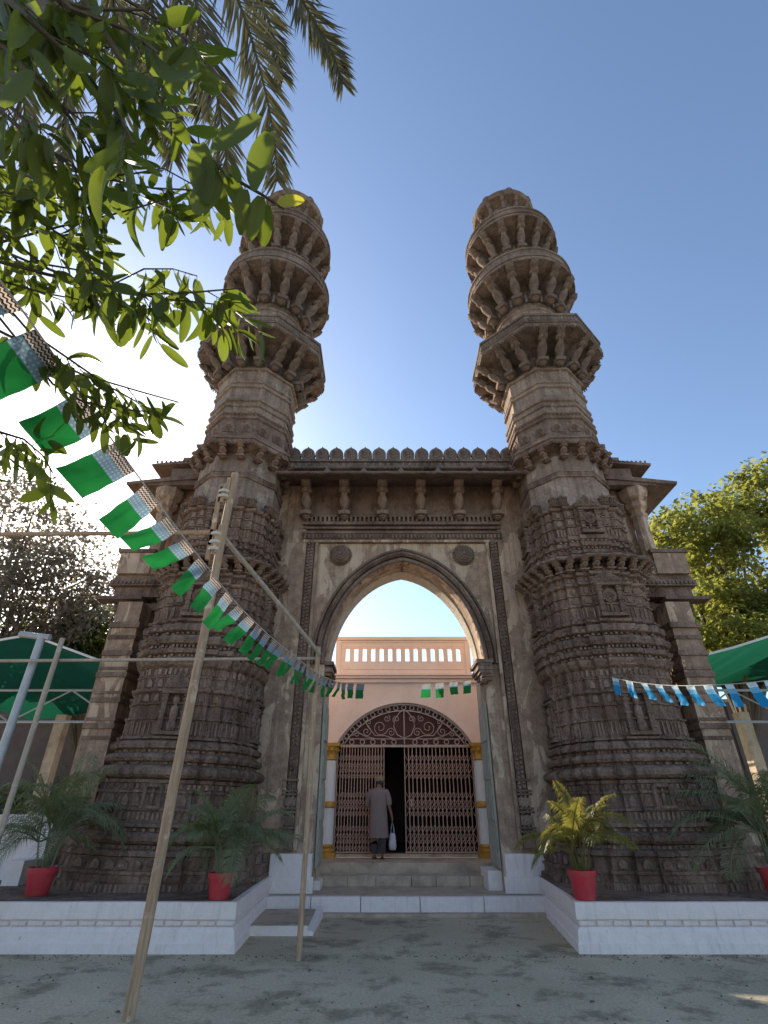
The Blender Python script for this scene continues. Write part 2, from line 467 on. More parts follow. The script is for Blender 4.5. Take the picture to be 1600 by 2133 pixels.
steps.bbox((-1.32, 12.352, 0.0), (2.2, 13.0, 0.415))
steps.bbox((-2.6, 13.002, 0.0), (3.5, 14.28, 0.59))
steps_o = steps.build('steps', M['concrete'], kind='structure')
# stained nosing stones of the second step, white kerb stones of the first
x = -1.33
for w in (0.62, 0.55, 0.7, 0.48, 0.66, 0.54):
    MB().bbox((x + 0.006, 12.30, 0.256), (x + w - 0.006, 12.349, 0.425)).build('nosing_stone', M['concrete'], steps_o)
    x += w
x = -2.04
for w in (0.78, 0.86, 1.02, 1.1, 1.09):
    k = MB()
    k.bbox((x + 0.007, 10.98 + rnd.uniform(0, .012), 0.0), (x + w - 0.007, 11.118, 0.256 + rnd.uniform(-.006, .004)))
    k.build('kerb_stone', M['white'], steps_o)
    x += w
MB().bbox((-2.0, 10.80, 0.0), (2.78, 10.978, 0.045)).build('kerb_footing', M['concrete'], steps_o)
for a, b in (((1.95, 11.75, 0.254), (2.215, 12.6, 0.56)), ((-1.52, 11.8, 0.254), (-1.20, 12.34, 0.40)), ((-1.62, 12.36, 0.254), (-1.33, 12.98, 0.585))):
    MB().bbox(a, b).build('cheek_block', M['white'], steps_o)
lo = MB().bbox((-1.98, 9.42, 0.0), (-1.12, 10.79, 0.118)).build('low_step', M['concrete'], steps_o)
MB().bbox((-1.975, 9.385, 0.0), (-1.10, 9.418, 0.112)).build('riser', M['white'], lo)
kb = MB()
kb.add([(-1.115, 9.40, 0.0), (-1.02, 9.40, 0.0), (-1.02, 10.8, 0.0), (-1.115, 10.8, 0.0), (-1.115, 9.40, 0.06), (-1.02, 9.40, 0.05), (-1.02, 10.8, 0.15), (-1.115, 10.8, 0.16)],
       [(3, 2, 1, 0), (4, 5, 6, 7), (0, 1, 5, 4), (1, 2, 6, 5), (2, 3, 7, 6), (3, 0, 4, 7)])
kb.build('sloping_kerb', M['white'], lo)

# ------------------------------------------------------------------ white plinths under the minarets
def plinth(name, label, corner_f, corner_b, far_x, s):
    """s = +1: runs to the right; front edge Y 8.39"""
    root = thing(name, (corner_f[0], corner_f[1], 0), label, 'plinth', 'white plinths of the minarets')
    ox, oy = corner_f
    def P(x, y, z): return (x - ox, y - oy, z)
    def outline(off):
        return [(corner_f[0] - s * off, corner_f[1] - off), (far_x, corner_f[1] - off), (far_x, 12.6), (corner_b[0] - s * off, 12.6), (corner_b[0] - s * off, corner_b[1])]
    def loft(prof, nm, mt):
        rr = []
        for z, off in prof:
            o = outline(off); o0 = outline(0)
            pts = []
            for i in range(len(o)):
                a, b = o[i], o[(i + 1) % len(o)]
                n = max(1, int(math.hypot(o0[(i + 1) % len(o)][0] - o0[i][0], o0[(i + 1) % len(o)][1] - o0[i][1]) / 0.18))
                for k in range(n):
                    pts.append(P(a[0] + (b[0] - a[0]) * k / n, a[1] + (b[1] - a[1]) * k / n, z))
            rr.append(pts if s > 0 else pts[::-1])
        return MB().rings(rr, True, True, None, 0.006).build(nm, mt, root)
    loft([(-.02, 0.055), (0.02, 0.05), (0.10, 0.045), (0.115, 0.03), (0.215, 0.015), (0.25, -0.01), (0.262, -0.03)], 'base_course', M['white'])
    loft([(0.263, -0.035), (0.33, -0.035)], 'recessed_course', M['white'])
    loft([(0.331, -0.012), (0.338, 0.004), (0.36, 0.006), (0.508, 0.0), (0.516, -0.008)], 'coping', M['white'])
    # soil-brown stone floor on top
    fl = [(corner_f[0] + s * .10, corner_f[1] + .10), (far_x, corner_f[1] + .10), (far_x, 12.5), (corner_b[0] + s * .1, 12.5)]
    mb = MB()
    vs = [P(a, b, 0.521) for a, b in fl]
    mb.add(vs, [(0, 1, 2, 3) if s > 0 else (3, 2, 1, 0)])
    mb.build('stone_floor', M['carved'], root)
    # moulded blocks in the recess, front and inner side
    bm = MB()
    bm.rings([[(-.095, -.012, 0), (.095, -.012, 0), (.095, .05, 0), (-.095, .05, 0)], [(-.098, -.03, .02), (.098, -.03, .02), (.098, .05, .02), (-.098, .05, .02)],
              [(-.098, -.034, .045), (.098, -.034, .045), (.098, .05, .045), (-.098, .05, .045)], [(-.09, -.008, .066), (.09, -.008, .066), (.09, .05, .066), (-.09, .05, .066)]])
    me = bm.mesh('moulding_block', M['white'])
    n = 22
    for i in range(n):
        xx = corner_f[0] + s * (0.13 + 0.222 * i)
        inst('moulding_block', me, root, Matrix.Translation(P(xx, corner_f[1] + 0.035, 0.264)) @ Matrix.Rotation(R(rnd.uniform(-1.5, 1.5)), 4, 'Z') @ Matrix.Diagonal((rnd.uniform(.94, 1.04), 1, rnd.uniform(.9, 1.0), 1)))
    d = Vector((corner_b[0] - corner_f[0], corner_b[1] - corner_f[1])); L = d.length; d.normalize()
    for i in range(int(L / 0.222)):
        q = Vector(corner_f) + d * (0.13 + 0.222 * i)
        inst('moulding_block', me, root, Matrix.Translation(P(q.x + s * 0.035, q.y, 0.264)) @ Matrix.Rotation(R(90) * -s, 4, 'Z'))
    return root
plinth('white_plinth', 'long whitewashed plinth under the right minaret with a palm in sunlight on its corner', (2.50, 8.39), (2.79, 10.98), 12.0, 1)
plinth('white_plinth', 'long whitewashed plinth under the left minaret beside the low side step', (-1.93, 8.39), (-2.03, 10.98), -11.0, -1)

# ------------------------------------------------------------------ minarets
def subdiv(poly, mx):
    out = []
    for i in range(len(poly)):
        a, b = poly[i], poly[(i + 1) % len(poly)]
        n = max(1, math.ceil(math.hypot(b[0] - a[0], b[1] - a[1]) / mx))
        for k in range(n):
            out.append((a[0] + (b[0] - a[0]) * k / n, a[1] + (b[1] - a[1]) * k / n))
    return out
OCT0 = [(math.cos(R(22.5 + 45 * k)) / math.cos(R(22.5)), math.sin(R(22.5 + 45 * k)) / math.cos(R(22.5))) for k in range(8)]
def star(depth=1.0):
    def d(v): return 1 - (1 - v) * depth
    q = [(.33, 1), (.33, d(.945)), (.55, d(.945)), (.55, d(.865)), (.70, d(.865))]
    h = q + [(b, a) for a, b in q[::-1]]
    pts = []
    for k in range(4):
        a = R(-90 * k)
        for (px, py) in h:
            pts.append((px * math.cos(a) - py * math.sin(a), px * math.sin(a) + py * math.cos(a)))
    # order counter-clockwise
    pts.sort(key=lambda p: math.atan2(p[1], p[0]))
    return pts
def star_ccw(depth=1.0):
    q = [(.26, 1), (.26, 1 - .06 * depth), (.455, 1 - .06 * depth), (.455, 1 - .14 * depth), (.66, 1 - .14 * depth), (.66, 1 - .22 * depth), (.715, 1 - .22 * depth)]
    right = [(a, b) for a, b in q]                     # from centre of +Y face to the +X side
    quad = right + [(b, a) for a, b in q[::-1]]        # clockwise, +Y to +X
    cw = []
    for k in range(4):
        for px, py in quad:
            for _ in range(k): px, py = py, -px
            cw.append((px, py))
    return cw[::-1]
STAR0 = star_ccw(1.0)
STAR = subdiv(STAR0, 0.11)
STARC = subdiv(star_ccw(0.8), 0.11)
OCT = subdiv(OCT0, 0.2)
CIRC = [(math.cos(2 * math.pi * k / 48), math.sin(2 * math.pi * k / 48)) for k in range(48)]

RS = [(.5, 1.02), (.95, 1.0), (1.1, .97), (1.35, .96), (1.95, .93), (2.6, .885), (3.4, .865), (5.5, .885), (5.9, .88), (6.05, .865), (7.39, .89), (7.4, .90), (8.85, .91), (9.1, .87), (9.4, .84), (10.0, .85), (10.7, .90), (11.6, .945), (12.0, .96), (12.5, .98), (13, .99), (22, 1.0)]
def rs(z):
    if z <= RS[0][0]: return RS[0][1]
    for (a, fa), (b, fb) in zip(RS, RS[1:]):
        if z <= b: return fa + (fb - fa) * (z - a) / (b - a)
    return 1.0
def course(root, name, plan, prof, mat, amp=0.008, smooth=None):
    if plan is STAR:
        m = sum(r for z, r in prof) / len(prof)
        prof = [(z, m + (r - m) * 1.3) for z, r in prof]
    prof = [(z, r * rs(z)) for z, r in prof]
    rr = [[(px * r, py * r, z - PZ) for px, py in plan] for z, r in prof]
    return MB().rings(rr, True, True, None, amp).build(name, mat, root, smooth)

def band(root, name, plan, r, z0, z1, sp, w, dep, mat, taper=1.0):
    mb = MB()
    r = r * rs((z0 + z1) / 2)
    for i in range(len(plan)):
        a, b = Vector(plan[i]) * r, Vector(plan[(i + 1) % len(plan)]) * r
        L = (b - a).length
        n = int(L / sp)
        if n < 1:
            continue
        tng = (b - a).normalized()
        ang = math.atan2(tng.y, tng.x)
        for k in range(n):
            if rnd.random() < 0.05:
                continue
            p = a + (b - a) * ((k + .5) / n)
            p += Vector((tng.y, -tng.x)) * (dep / 2 - 0.008)
            if w >= .08:
                Mx = Matrix.Translation((p.x, p.y, z0 - PZ)) @ Matrix.Rotation(ang, 4, 'Z')
                h_ = z1 - z0; q = w * rnd.uniform(.46, .54)
                mb.extrude([(-q, 0), (q, 0), (q, h_ * .6), (q * .45, h_ * .84), (0, h_), (-q * .45, h_ * .84), (-q, h_ * .6)], -dep * .5, dep * .5, Mx)
                mb.lathe([(-.32 * h_, .004), (-.2 * h_, .22 * h_), (0, .3 * h_), (.2 * h_, .22 * h_), (.32 * h_, .004)], 6, (0, -dep * .45, h_ * .46), Mx @ Matrix.Diagonal((1, .5, 1, 1)))
                continue
            mb.box((p.x, p.y, (z0 + z1) / 2 - PZ + rnd.uniform(-.004, .004)), (w * rnd.uniform(.8, 1.1), dep * rnd.uniform(.75, 1.15), (z1 - z0) * rnd.uniform(.9, 1.04)), None, taper, ang)
    return mb.build(name, mat, root, kind='stuff')

def bracket_mesh(name, H, W, k, mat):
    """carved console: pendant, block, swelling S-curve, ball under the slab; x points outward"""
    prof = [(.00, -.06, .012), (.00, -.025, .04), (.00, -.015, .055), (.00, .01, .058), (.00, .015, .078), (.00, .04, .08), (.00, .045, .062), (.00, .07, .064), (.0, .075, .112), (.02, .19, .115), (.03, .20, .075), (.06, .27, .05), (.13, .37, .072),
            (.25, .47, .092), (.38, .56, .086), (.50, .64, .055), (.58, .70, .044), (.61, .72, .09), (.70, .79, .092), (.76, .83, .05), (.80, .86, .08), (.98, 1.0, .09)]
    rr = []
    n = 8
    ox = rnd.uniform(0, 50)
    for i, (a, z, r) in enumerate(prof):
        x = .085 * k + a * W
        sq = 1.30 if i in (8, 9, 15, 16, 21) else 1.0
        ring = []
        for j in range(n):
            f = (sq if j % 2 else 1.0) * (1 + .10 * noise.noise(Vector((ox + j * 1.7, z * 9, 0))))
            rr_ = r * k * f * (.9 if sq > 1 else 1)
            ring.append((x + rr_ * math.cos(2 * math.pi * j / n) * 1.05, rr_ * math.sin(2 * math.pi * j / n) * 1.05, z * H))
        rr.append(ring)
    mb = MB().rings(rr)
    # thin web that ties the console to the drum
    mb.add([(-.12, -.025 * k, .05 * H), (-.12, .025 * k, .05 * H), (-.12, -.025 * k, H), (-.12, .025 * k, H), (.05, -.025 * k, .08 * H), (.05, .025 * k, .08 * H), (W * .85, -.025 * k, H), (W * .85, .025 * k, H)],
           [(0, 4, 6, 2), (1, 3, 7, 5), (4, 5, 7, 6), (0, 1, 5, 4), (2, 6, 7, 3)])
    return mb.mesh(name, mat, 50)

def pick(fn, n=3):
    ms = [fn() for _ in range(n)]
    return lambda: rnd.choice(ms)

def ring_of(parent, name, me, angles, r, z, gap=0.0):
    for a in angles:
        inst(name, me, parent, Matrix.Rotation(a, 4, 'Z') @ Matrix.Translation((r, 0, z - PZ)) @ Matrix.Rotation(R(rnd.uniform(-2, 2)), 4, 'X'))

def face_angles(offs):
    """two or three per octagon face, given as sideways fractions"""
    return [(k * math.pi / 4, o) for k in range(8) for o in offs]

def rosette_mesh(name, rad, mat, petals=7):
    mb = MB()
    mb.torus((0, 0, 0), rad, rad * .2, 18, 6)
    for i in range(petals):
        a = 2 * math.pi * i / petals
        c = (math.cos(a) * rad * .52, -rad * .12, math.sin(a) * rad * .52)
        mb.lathe([(-rad * .22, .01), (-rad * .14, rad * .2), (0, rad * .25), (rad * .14, rad * .2), (rad * .22, .01)], 8, c)
    mb.lathe([(-.2 * rad, rad * .05), (-.1 * rad, rad * .2), (.1 * rad, rad * .2), (.2 * rad, rad * .05)], 8, (0, -rad * .2, 0))
    mb.lathe([(0, rad), (0.02, rad)], 18, (0, 0, 0), Matrix.Rotation(R(90), 4, 'X'))
    return mb.mesh(name, mat, 50)

def build_minaret():
    root = thing('minaret', (-3.55, MY, PZ), 'x', 'minaret', 'pair of tall carved minarets')
    cv, rl, sh, ga = M['carved'], M['relief'], M['shaft'], M['gallery']
    S = lambda n, prof, m=cv, pl=STAR: course(root, n, pl, prof, m)
    S('base_course', [(.5, 1.66), (.62, 1.66), (.63, 1.62), (.72, 1.62), (.73, 1.645), (.77, 1.645), (.78, 1.60), (.94, 1.585)])
    S('base_course', [(.94, 1.55), (.955, 1.60), (1.02, 1.60), (1.04, 1.54), (1.09, 1.53)])
    S('torus_moulding', [(1.09, 1.50), (1.11, 1.56), (1.15, 1.60), (1.20, 1.605), (1.24, 1.57), (1.265, 1.49)])
    S('fillet', [(1.265, 1.43), (1.315, 1.43)])
    S('moulding', [(1.315, 1.47), (1.33, 1.51), (1.375, 1.51), (1.395, 1.44)])
    S('carved_panel_course', [(1.395, 1.42), (1.55, 1.415), (1.555, 1.45), (1.59, 1.45), (1.60, 1.41), (1.80, 1.40), (1.805, 1.43), (1.84, 1.43), (1.85, 1.40), (1.94, 1.395), (1.95, 1.425), (2.0, 1.425)])
    S('torus_moulding', [(2.0, 1.39), (2.03, 1.49), (2.07, 1.535), (2.12, 1.55), (2.17, 1.53), (2.20, 1.48), (2.225, 1.40)])
    S('fillet', [(2.225, 1.36), (2.265, 1.36)])
    S('torus_moulding', [(2.265, 1.40), (2.28, 1.46), (2.33, 1.49), (2.38, 1.47), (2.41, 1.40)])
    S('fillet', [(2.41, 1.35), (2.46, 1.35)])
    S('torus_moulding', [(2.46, 1.40), (2.48, 1.46), (2.54, 1.475), (2.59, 1.43), (2.615, 1.37)])
    S('ledge', [(2.615, 1.34), (2.63, 1.41), (2.665, 1.41), (2.68, 1.35)])
    S('niche_course', [(2.68, 1.335), (2.95, 1.335), (2.955, 1.37), (2.985, 1.37), (2.99, 1.33), (3.20, 1.33), (3.205, 1.365), (3.235, 1.365), (3.24, 1.325), (3.42, 1.325)])
    S('string_course', [(3.42, 1.36), (3.44, 1.39), (3.485, 1.39), (3.50, 1.34)])
    S('pediment_course', [(3.50, 1.32), (3.68, 1.32), (3.685, 1.34), (3.71, 1.34), (3.715, 1.315), (3.86, 1.315)])
    S('cornice', [(3.86, 1.33), (3.90, 1.39), (3.98, 1.43), (4.03, 1.43), (4.045, 1.36), (4.095, 1.36)])
    S('cornice', [(4.095, 1.40), (4.11, 1.45), (4.17, 1.47), (4.20, 1.44), (4.215, 1.36), (4.27, 1.355)])
    S('cornice', [(4.27, 1.40), (4.29, 1.46), (4.37, 1.48), (4.43, 1.45), (4.46, 1.40), (4.475, 1.34), (4.52, 1.34)])
    S('moulding', [(4.52, 1.38), (4.54, 1.44), (4.63, 1.45), (4.68, 1.42), (4.705, 1.33)])
    S('ledge', [(4.705, 1.31), (4.74, 1.38), (4.79, 1.38), (4.815, 1.32)])
    S('niche_course', [(4.815, 1.30), (5.08, 1.30), (5.085, 1.335), (5.12, 1.335), (5.125, 1.295), (5.30, 1.295), (5.305, 1.33), (5.335, 1.33), (5.34, 1.29), (5.51, 1.29)])
    S('string_course', [(5.51, 1.32), (5.53, 1.36), (5.575, 1.36), (5.59, 1.31)])
    S('pediment_course', [(5.59, 1.285), (5.71, 1.285)])
    S('moulding', [(5.71, 1.31), (5.73, 1.37), (5.79, 1.37), (5.815, 1.30)])
    S('bracket_course', [(5.815, 1.22), (6.06, 1.22)])
    S('canopy', [(6.055, 1.24), (6.03, 1.60), (6.055, 1.645), (6.10, 1.63), (6.16, 1.48), (6.225, 1.30)], M['eave'], STARC)
    S('moulding', [(6.225, 1.26), (6.24, 1.325), (6.31, 1.33), (6.335, 1.27), (6.38, 1.265)])
    S('moulding', [(6.38, 1.29), (6.40, 1.34), (6.48, 1.34), (6.505, 1.27), (6.55, 1.265)])
    S('ledge', [(6.55, 1.28), (6.57, 1.32), (6.65, 1.32), (6.675, 1.25)])
    S('niche_course', [(6.675, 1.23), (6.90, 1.23), (6.905, 1.265), (6.935, 1.265), (6.94, 1.225), (7.12, 1.225), (7.125, 1.255), (7.155, 1.255), (7.16, 1.22), (7.34, 1.215)])
    S('cornice', [(7.34, 1.24), (7.36, 1.27), (7.41, 1.27), (7.43, 1.21), (7.48, 1.12), (7.50, 1.0)])
    O = lambda n, prof, m=sh, pl=OCT: course(root, n, pl, prof, m, 0.006)
    O('octagonal_shaft', [(7.40, 1.085), (8.25, 1.06)])
    O('string_course', [(8.25, 1.08), (8.265, 1.105), (8.30, 1.105), (8.305, 1.085), (8.38, 1.085), (8.385, 1.105), (8.41, 1.105), (8.425, 1.07)], rl)
    O('octagonal_shaft', [(8.425, 1.055), (8.86, 1.045)])
    # lowest octagonal balcony at parapet level
    bE = O('balcony', [(8.86, 1.04), (8.98, 1.05), (9.05, 1.2), (9.07, 1.36), (9.10, 1.40), (9.14, 1.40), (9.15, 1.37), (9.21, 1.37), (9.22, 1.41), (9.26, 1.41), (9.27, 1.36), (9.36, 1.345), (9.38, 1.22)], rl)
    mv = pick(lambda: bracket_mesh('bracket', .34, .20, .95, rl))
    for ph, o in face_angles((-.24, .24)):
        inst('bracket', mv(), bE, Matrix.Rotation(ph, 4, 'Z') @ Matrix.Translation((1.06 * .91, o * .88, 8.74 - PZ)))
    band(bE, 'bead_row', OCT0, 1.38, 9.04, 9.075, .075, .04, .04, rl)
    O('frieze', [(9.38, 1.27), (9.45, 1.27), (9.455, 1.235), (9.93, 1.20)], rl)
    # pointed medallions of the frieze
    med = MB()
    pts = [(-.15, .0), (.15, 0), (.17, .12), (.12, .22), (.05, .28), (0, .34), (-.05, .28), (-.12, .22), (-.17, .12)]
    med.extrude(pts, -.022, .02)
    med.torus((0, -.022, .14), .085, .022, 14, 6)
    for i in range(6):
        a = math.pi * i / 3
        med.lathe([(-.025, .004), (0, .026), (.025, .004)], 6, (math.cos(a) * .048, -.028, .14 + math.sin(a) * .048))
    mm = med.mesh('medallion', rl)
    for ph, o in face_angles((-.25, .25)):
        inst('medallion', mm, root, Matrix.Rotation(ph + math.pi / 2, 4, 'Z') @ Matrix.Translation((o * .86, -1.226 * .845, 9.52 - PZ)) @ Matrix.Diagonal((.9, 1, 1, 1)))
    O('cornice', [(9.93, 1.21), (9.95, 1.255), (10.02, 1.255), (10.045, 1.18), (10.10, 1.175)], rl)
    band(root, 'bead_row', OCT0, 1.185, 10.05, 10.095, .085, .05, .035, rl)
    O('octagonal_shaft', [(10.10, 1.20), (10.12, 1.235), (10.17, 1.235), (10.19, 1.165), (10.34, 1.15)])
    O('moulding', [(10.34, 1.17), (10.36, 1.20), (10.42, 1.20), (10.44, 1.13), (10.53, 1.125)])
    O('moulding', [(10.53, 1.14), (10.55, 1.175), (10.61, 1.175), (10.64, 1.105), (10.69, 1.10)])
    O('octagonal_shaft', [(10.69, 1.095), (11.0, 1.075)])
    O('moulding', [(11.0, 1.09), (11.02, 1.13), (11.06, 1.13), (11.08, 1.065), (11.16, 1.06), (11.18, 1.10), (11.21, 1.10), (11.23, 1.06)])
    O('octagonal_shaft', [(11.23, 1.05), (11.60, 1.04)])
    O('moulding', [(11.60, 1.06), (11.62, 1.10), (11.66, 1.10), (11.68, 1.04)])
    # octagonal gallery
    bD = O('gallery', [(11.68, 1.03), (11.76, 1.04), (11.80, .84), (12.3, .84), (12.44, 1.2), (12.49, 1.64), (12.52, 1.73), (12.58, 1.74), (12.60, 1.70), (12.66, 1.70), (12.67, 1.73), (12.70, 1.73), (12.71, 1.70), (12.90, 1.69), (12.91, 1.73), (12.98, 1.73), (13.0, 1.66), (13.01, .93)], ga)
    mv = pick(lambda: bracket_mesh('bracket', .78, .56, 1.35, ga))
    for ph, o in face_angles((-.23, .23)):
        inst('bracket', mv(), bD, Matrix.Rotation(ph, 4, 'Z') @ Matrix.Translation((1.05 * .955, o, 11.72 - PZ)))
    band(bD, 'bead_row', OCT0, 1.71, 12.455, 12.49, .07, .038, .035, ga)
    band(bD, 'carved_row', OCT0, 1.695, 12.74, 12.88, .085, .05, .025, ga)
    Cc = lambda n, prof, m=sh: course(root, n, CIRC, prof, m, 0.006, 40)
    Cc('drum', [(13.0, .95), (13.06, 1.0), (13.14, 1.0), (13.17, .95), (13.75, .925), (13.78, .96), (13.84, .96), (13.87, .93), (14.1, .925), (14.13, .965), (14.18, .965), (14.2, .93)])
    # round galleries
    def round_gallery(z0, z1, z2, rin, rout, nb, Hb, k):
        b = course(root, 'gallery', CIRC, [(z0, rin), (z1 - Hb - .02, rin + .02), (z1 - Hb + .04, rin - .2), (z1 - .26, rin - .2), (z1 - .08, rin + .2), (z1 - .02, rout - .07), (z1, rout), (z1 + .07, rout + .01), (z1 + .09, rout - .035),
                   (z1 + .15, rout - .035), (z1 + .16, rout), (z1 + .20, rout), (z1 + .215, rout - .03), (z2 - .1, rout - .04), (z2 - .085, rout), (z2 - .02, rout), (z2, rout - .06), (z2 + .01, rin - .08)], ga, 0.006, 40)
        mv = pick(lambda: bracket_mesh('bracket', Hb, rout - rin - .22, k * 1.15, ga))
        for i in range(nb):
            inst('bracket', mv(), b, Matrix.Rotation(2 * math.pi * (i + .5) / nb, 4, 'Z') @ Matrix.Translation((rin + .02, 0, z1 - .05 - Hb - PZ)))
        # little half balusters between the consoles
        hm = MB().lathe([(-.05, .02), (0, .05), (.05, .055), (.08, .035), (.12, .06), (.2, .045), (.3, .02)], 8).mesh('knob', ga, 50)
        for i in range(nb):
            inst('knob', hm, b, Matrix.Rotation(2 * math.pi * i / nb, 4, 'Z') @ Matrix.Translation((rin + .05, 0, z1 - .05 - Hb + .1 - PZ)))
        c36 = [(math.cos(2 * math.pi * j / 36), math.sin(2 * math.pi * j / 36)) for j in range(36)]
        band(b, 'bead_row', c36, rout - .03, z1 - .035, z1 + .0, .075, .038, .035, ga)
        band(b, 'carved_row', c36, rout - .04, z1 + .235, z2 - .12, .085, .05, .022, ga)
        return b
    round_gallery(14.2, 15.45, 16.0, .93, 1.66, 14, 1.05, 1.3)
    Cc('drum', [(16.0, .88), (16.08, .92), (16.14, .92), (16.18, .87), (16.5, .86)])
    round_gallery(16.5, 17.88, 18.36, .86, 1.52, 14, 1.05, 1.2)
    Cc('drum', [(18.36, .80), (18.45, .84), (18.52, .84), (18.56, .78), (19.1, .75), (19.14, .80), (19.2, .80), (19.24, .75)])
    cup = course(root, 'cupola', CIRC, [(19.24, .70), (19.8, .70), (19.93, .85), (19.96, 1.03), (20.04, 1.09), (20.13, 1.09), (20.17, 1.0), (20.28, .86), (20.42, .66), (20.54, .42), (20.60, .2), (20.64, .09), (20.68, .12), (20.74, .12), (20.78, .06), (20.9, .015)], ga, 0.006, 40)
    mv = pick(lambda: bracket_mesh('bracket', .55, .14, .8, ga))
    for i in range(12):
        inst('bracket', mv(), cup, Matrix.Rotation(2 * math.pi * (i + .5) / 12, 4, 'Z') @ Matrix.Translation((.75, 0, 19.38 - PZ)))
    for i in range(8):
        a = 2 * math.pi * (i + .0) / 8
        mb = MB().extrude([(-.11, 0), (.11, 0), (.08, .05), (.0, .10), (-.08, .05)], -.03, .03)
        inst('crest', mb.mesh('crest', ga), cup, Matrix.Rotation(a + math.pi / 2, 4, 'Z') @ Matrix.Translation((0, -1.07, 20.125 - PZ)))
    # ---- carved relief of the lower tower
    for (r, z0, z1, sp, w, dep) in ((1.655, .515, .612, .07, .035, .035), (1.61, .80, .92, .20, .13, .03), (1.535, 1.045, 1.085, .08, .045, .03), (1.425, 1.27, 1.31, .12, .06, .06),
                                    (1.415, 1.42, 1.53, .075, .04, .03), (1.405, 1.62, 1.78, .17, .10, .028), (1.40, 1.86, 1.93, .09, .05, .03), (1.36, 2.225, 2.262, .13, .06, .05), (1.345, 2.415, 2.455, .10, .05, .05),
                                    (1.335, 2.70, 2.92, .06, .028, .028), (1.33, 3.02, 3.17, .24, .15, .03), (1.325, 3.27, 3.40, .16, .09, .03), (1.32, 3.52, 3.66, .13, .08, .035), (1.315, 3.73, 3.84, .09, .05, .035),
                                    (1.36, 4.047, 4.09, .07, .04, .05), (1.36, 4.218, 4.265, .075, .045, .075), (1.345, 4.478, 4.515, .09, .05, .05), (1.44, 4.55, 4.62, .11, .06, .022),
                                    (1.30, 4.84, 5.05, .06, .028, .03), (1.295, 5.15, 5.27, .22, .14, .03), (1.29, 5.36, 5.49, .15, .085, .03), (1.285, 5.61, 5.70, .10, .055, .03),
                                    (1.27, 6.34, 6.375, .08, .05, .04), (1.335, 6.41, 6.47, .1, .05, .02), (1.27, 6.51, 6.545, .09, .05, .04),
                                    (1.23, 6.70, 6.87, .06, .028, .028), (1.225, 6.96, 7.09, .20, .12, .028), (1.22, 7.18, 7.31, .14, .08, .028)):
        band(root, 'carved_row', STAR0, r, z0, z1, sp, w, dep, rl)
    band(root, 'carved_row', OCT0, 1.087, 8.31, 8.375, .07, .04, .022, rl)
    # brackets under the canopy
    mv = pick(lambda: bracket_mesh('bracket', .24, .22, .9, rl))
    for ph in (0, math.pi / 2, math.pi, 3 * math.pi / 2):
        for o in (-.62, -.36, -.14, .14, .36, .62):
            rr = 1.22 * (1 if abs(o) < .3 else (.95 if abs(o) < .5 else .88))
            inst('bracket', mv(), root, Matrix.Rotation(ph, 4, 'Z') @ Matrix.Translation((rr * .92, o * 1.06, 5.80 - PZ)))
        for sgn in (-1, 1):
            inst('bracket', mv(), root, Matrix.Rotation(ph + sgn * R(45), 4, 'Z') @ Matrix.Translation((1.16, sgn * .12, 5.80 - PZ)))
    # niches on the middle faces
    ros = rosette_mesh('rosette', .125, rl)
    fig = MB()
    fig.lathe([(0, .05), (.06, .07), (.14, .045), (.2, .06), (.3, .05), (.33, .02), (.36, .045), (.42, .045), (.46, .01)], 8)
    figm = fig.mesh('carved_figure', rl, 60)
    for ph in (0, -math.pi / 2, math.pi / 2):
        for (r, z0, z1, hw) in ((1.335, 2.70, 3.42, .24), (1.30, 4.84, 5.51, .24), (1.23, 6.70, 7.30, .22)):
            nch = MB()
            for sgn in (-1, 1):
                nch.box((sgn * (hw - .045), -.035, (z0 + z1) / 2), (.085, .10, z1 - z0))
                for zz in (z0 + .05, z0 + .12, (z0 + z1) / 2, z1 - .14, z1 - .07):
                    nch.box((sgn * (hw - .045), -.045, zz), (.115, .12, .03))
            nch.box((0, -.05, z0 + .02), (hw * 2.2, .15, .06))
            nch.box((0, -.05, z1 - .02), (hw * 2.2, .15, .05))
            Mx = Matrix.Rotation(ph, 4, 'Z') @ Matrix.Translation((0, -r * rs((z0 + z1) / 2), -PZ))
            no = inst('niche', nch.mesh('niche', rl), root, Mx)
            if z0 > 4:
                inst('rosette', ros, no, Matrix.Translation((0, -.05, z0 + (z1 - z0) * .62)))
                inst('carved_figure', figm, no, Matrix.Translation((0, -.02, z0 + .05)) @ Matrix.Scale(.6, 4))
            else:
                inst('carved_figure', figm, no, Matrix.Translation((0, -.04, z0 + .06)) @ Matrix.Scale(1.3, 4))
            pm = MB()
            for i, (w, h) in enumerate(((.30, .07), (.22, .06), (.15, .06), (.08, .06), (.03, .05))):
                zz = z1 + .06 + sum(q[1] for q in ((.30, .07), (.22, .06), (.15, .06), (.08, .06), (.03, .05))[:i])
                pm.box((0, -.025, zz + h / 2), (w * 2, .10 - .01 * i, h * .94), None, .9)
                pm.torus((0, -.075, zz + h / 2), h * .5, h * .14, 10, 5)
            for sgn in (-1, 1):
                pm.torus((sgn * .14, -.07, z1 + .12), .045, .014, 10, 5)
                pm.torus((sgn * .24, -.07, z1 + .10), .035, .012, 10, 5)
            inst('pediment', pm.mesh('pediment', rl), no)
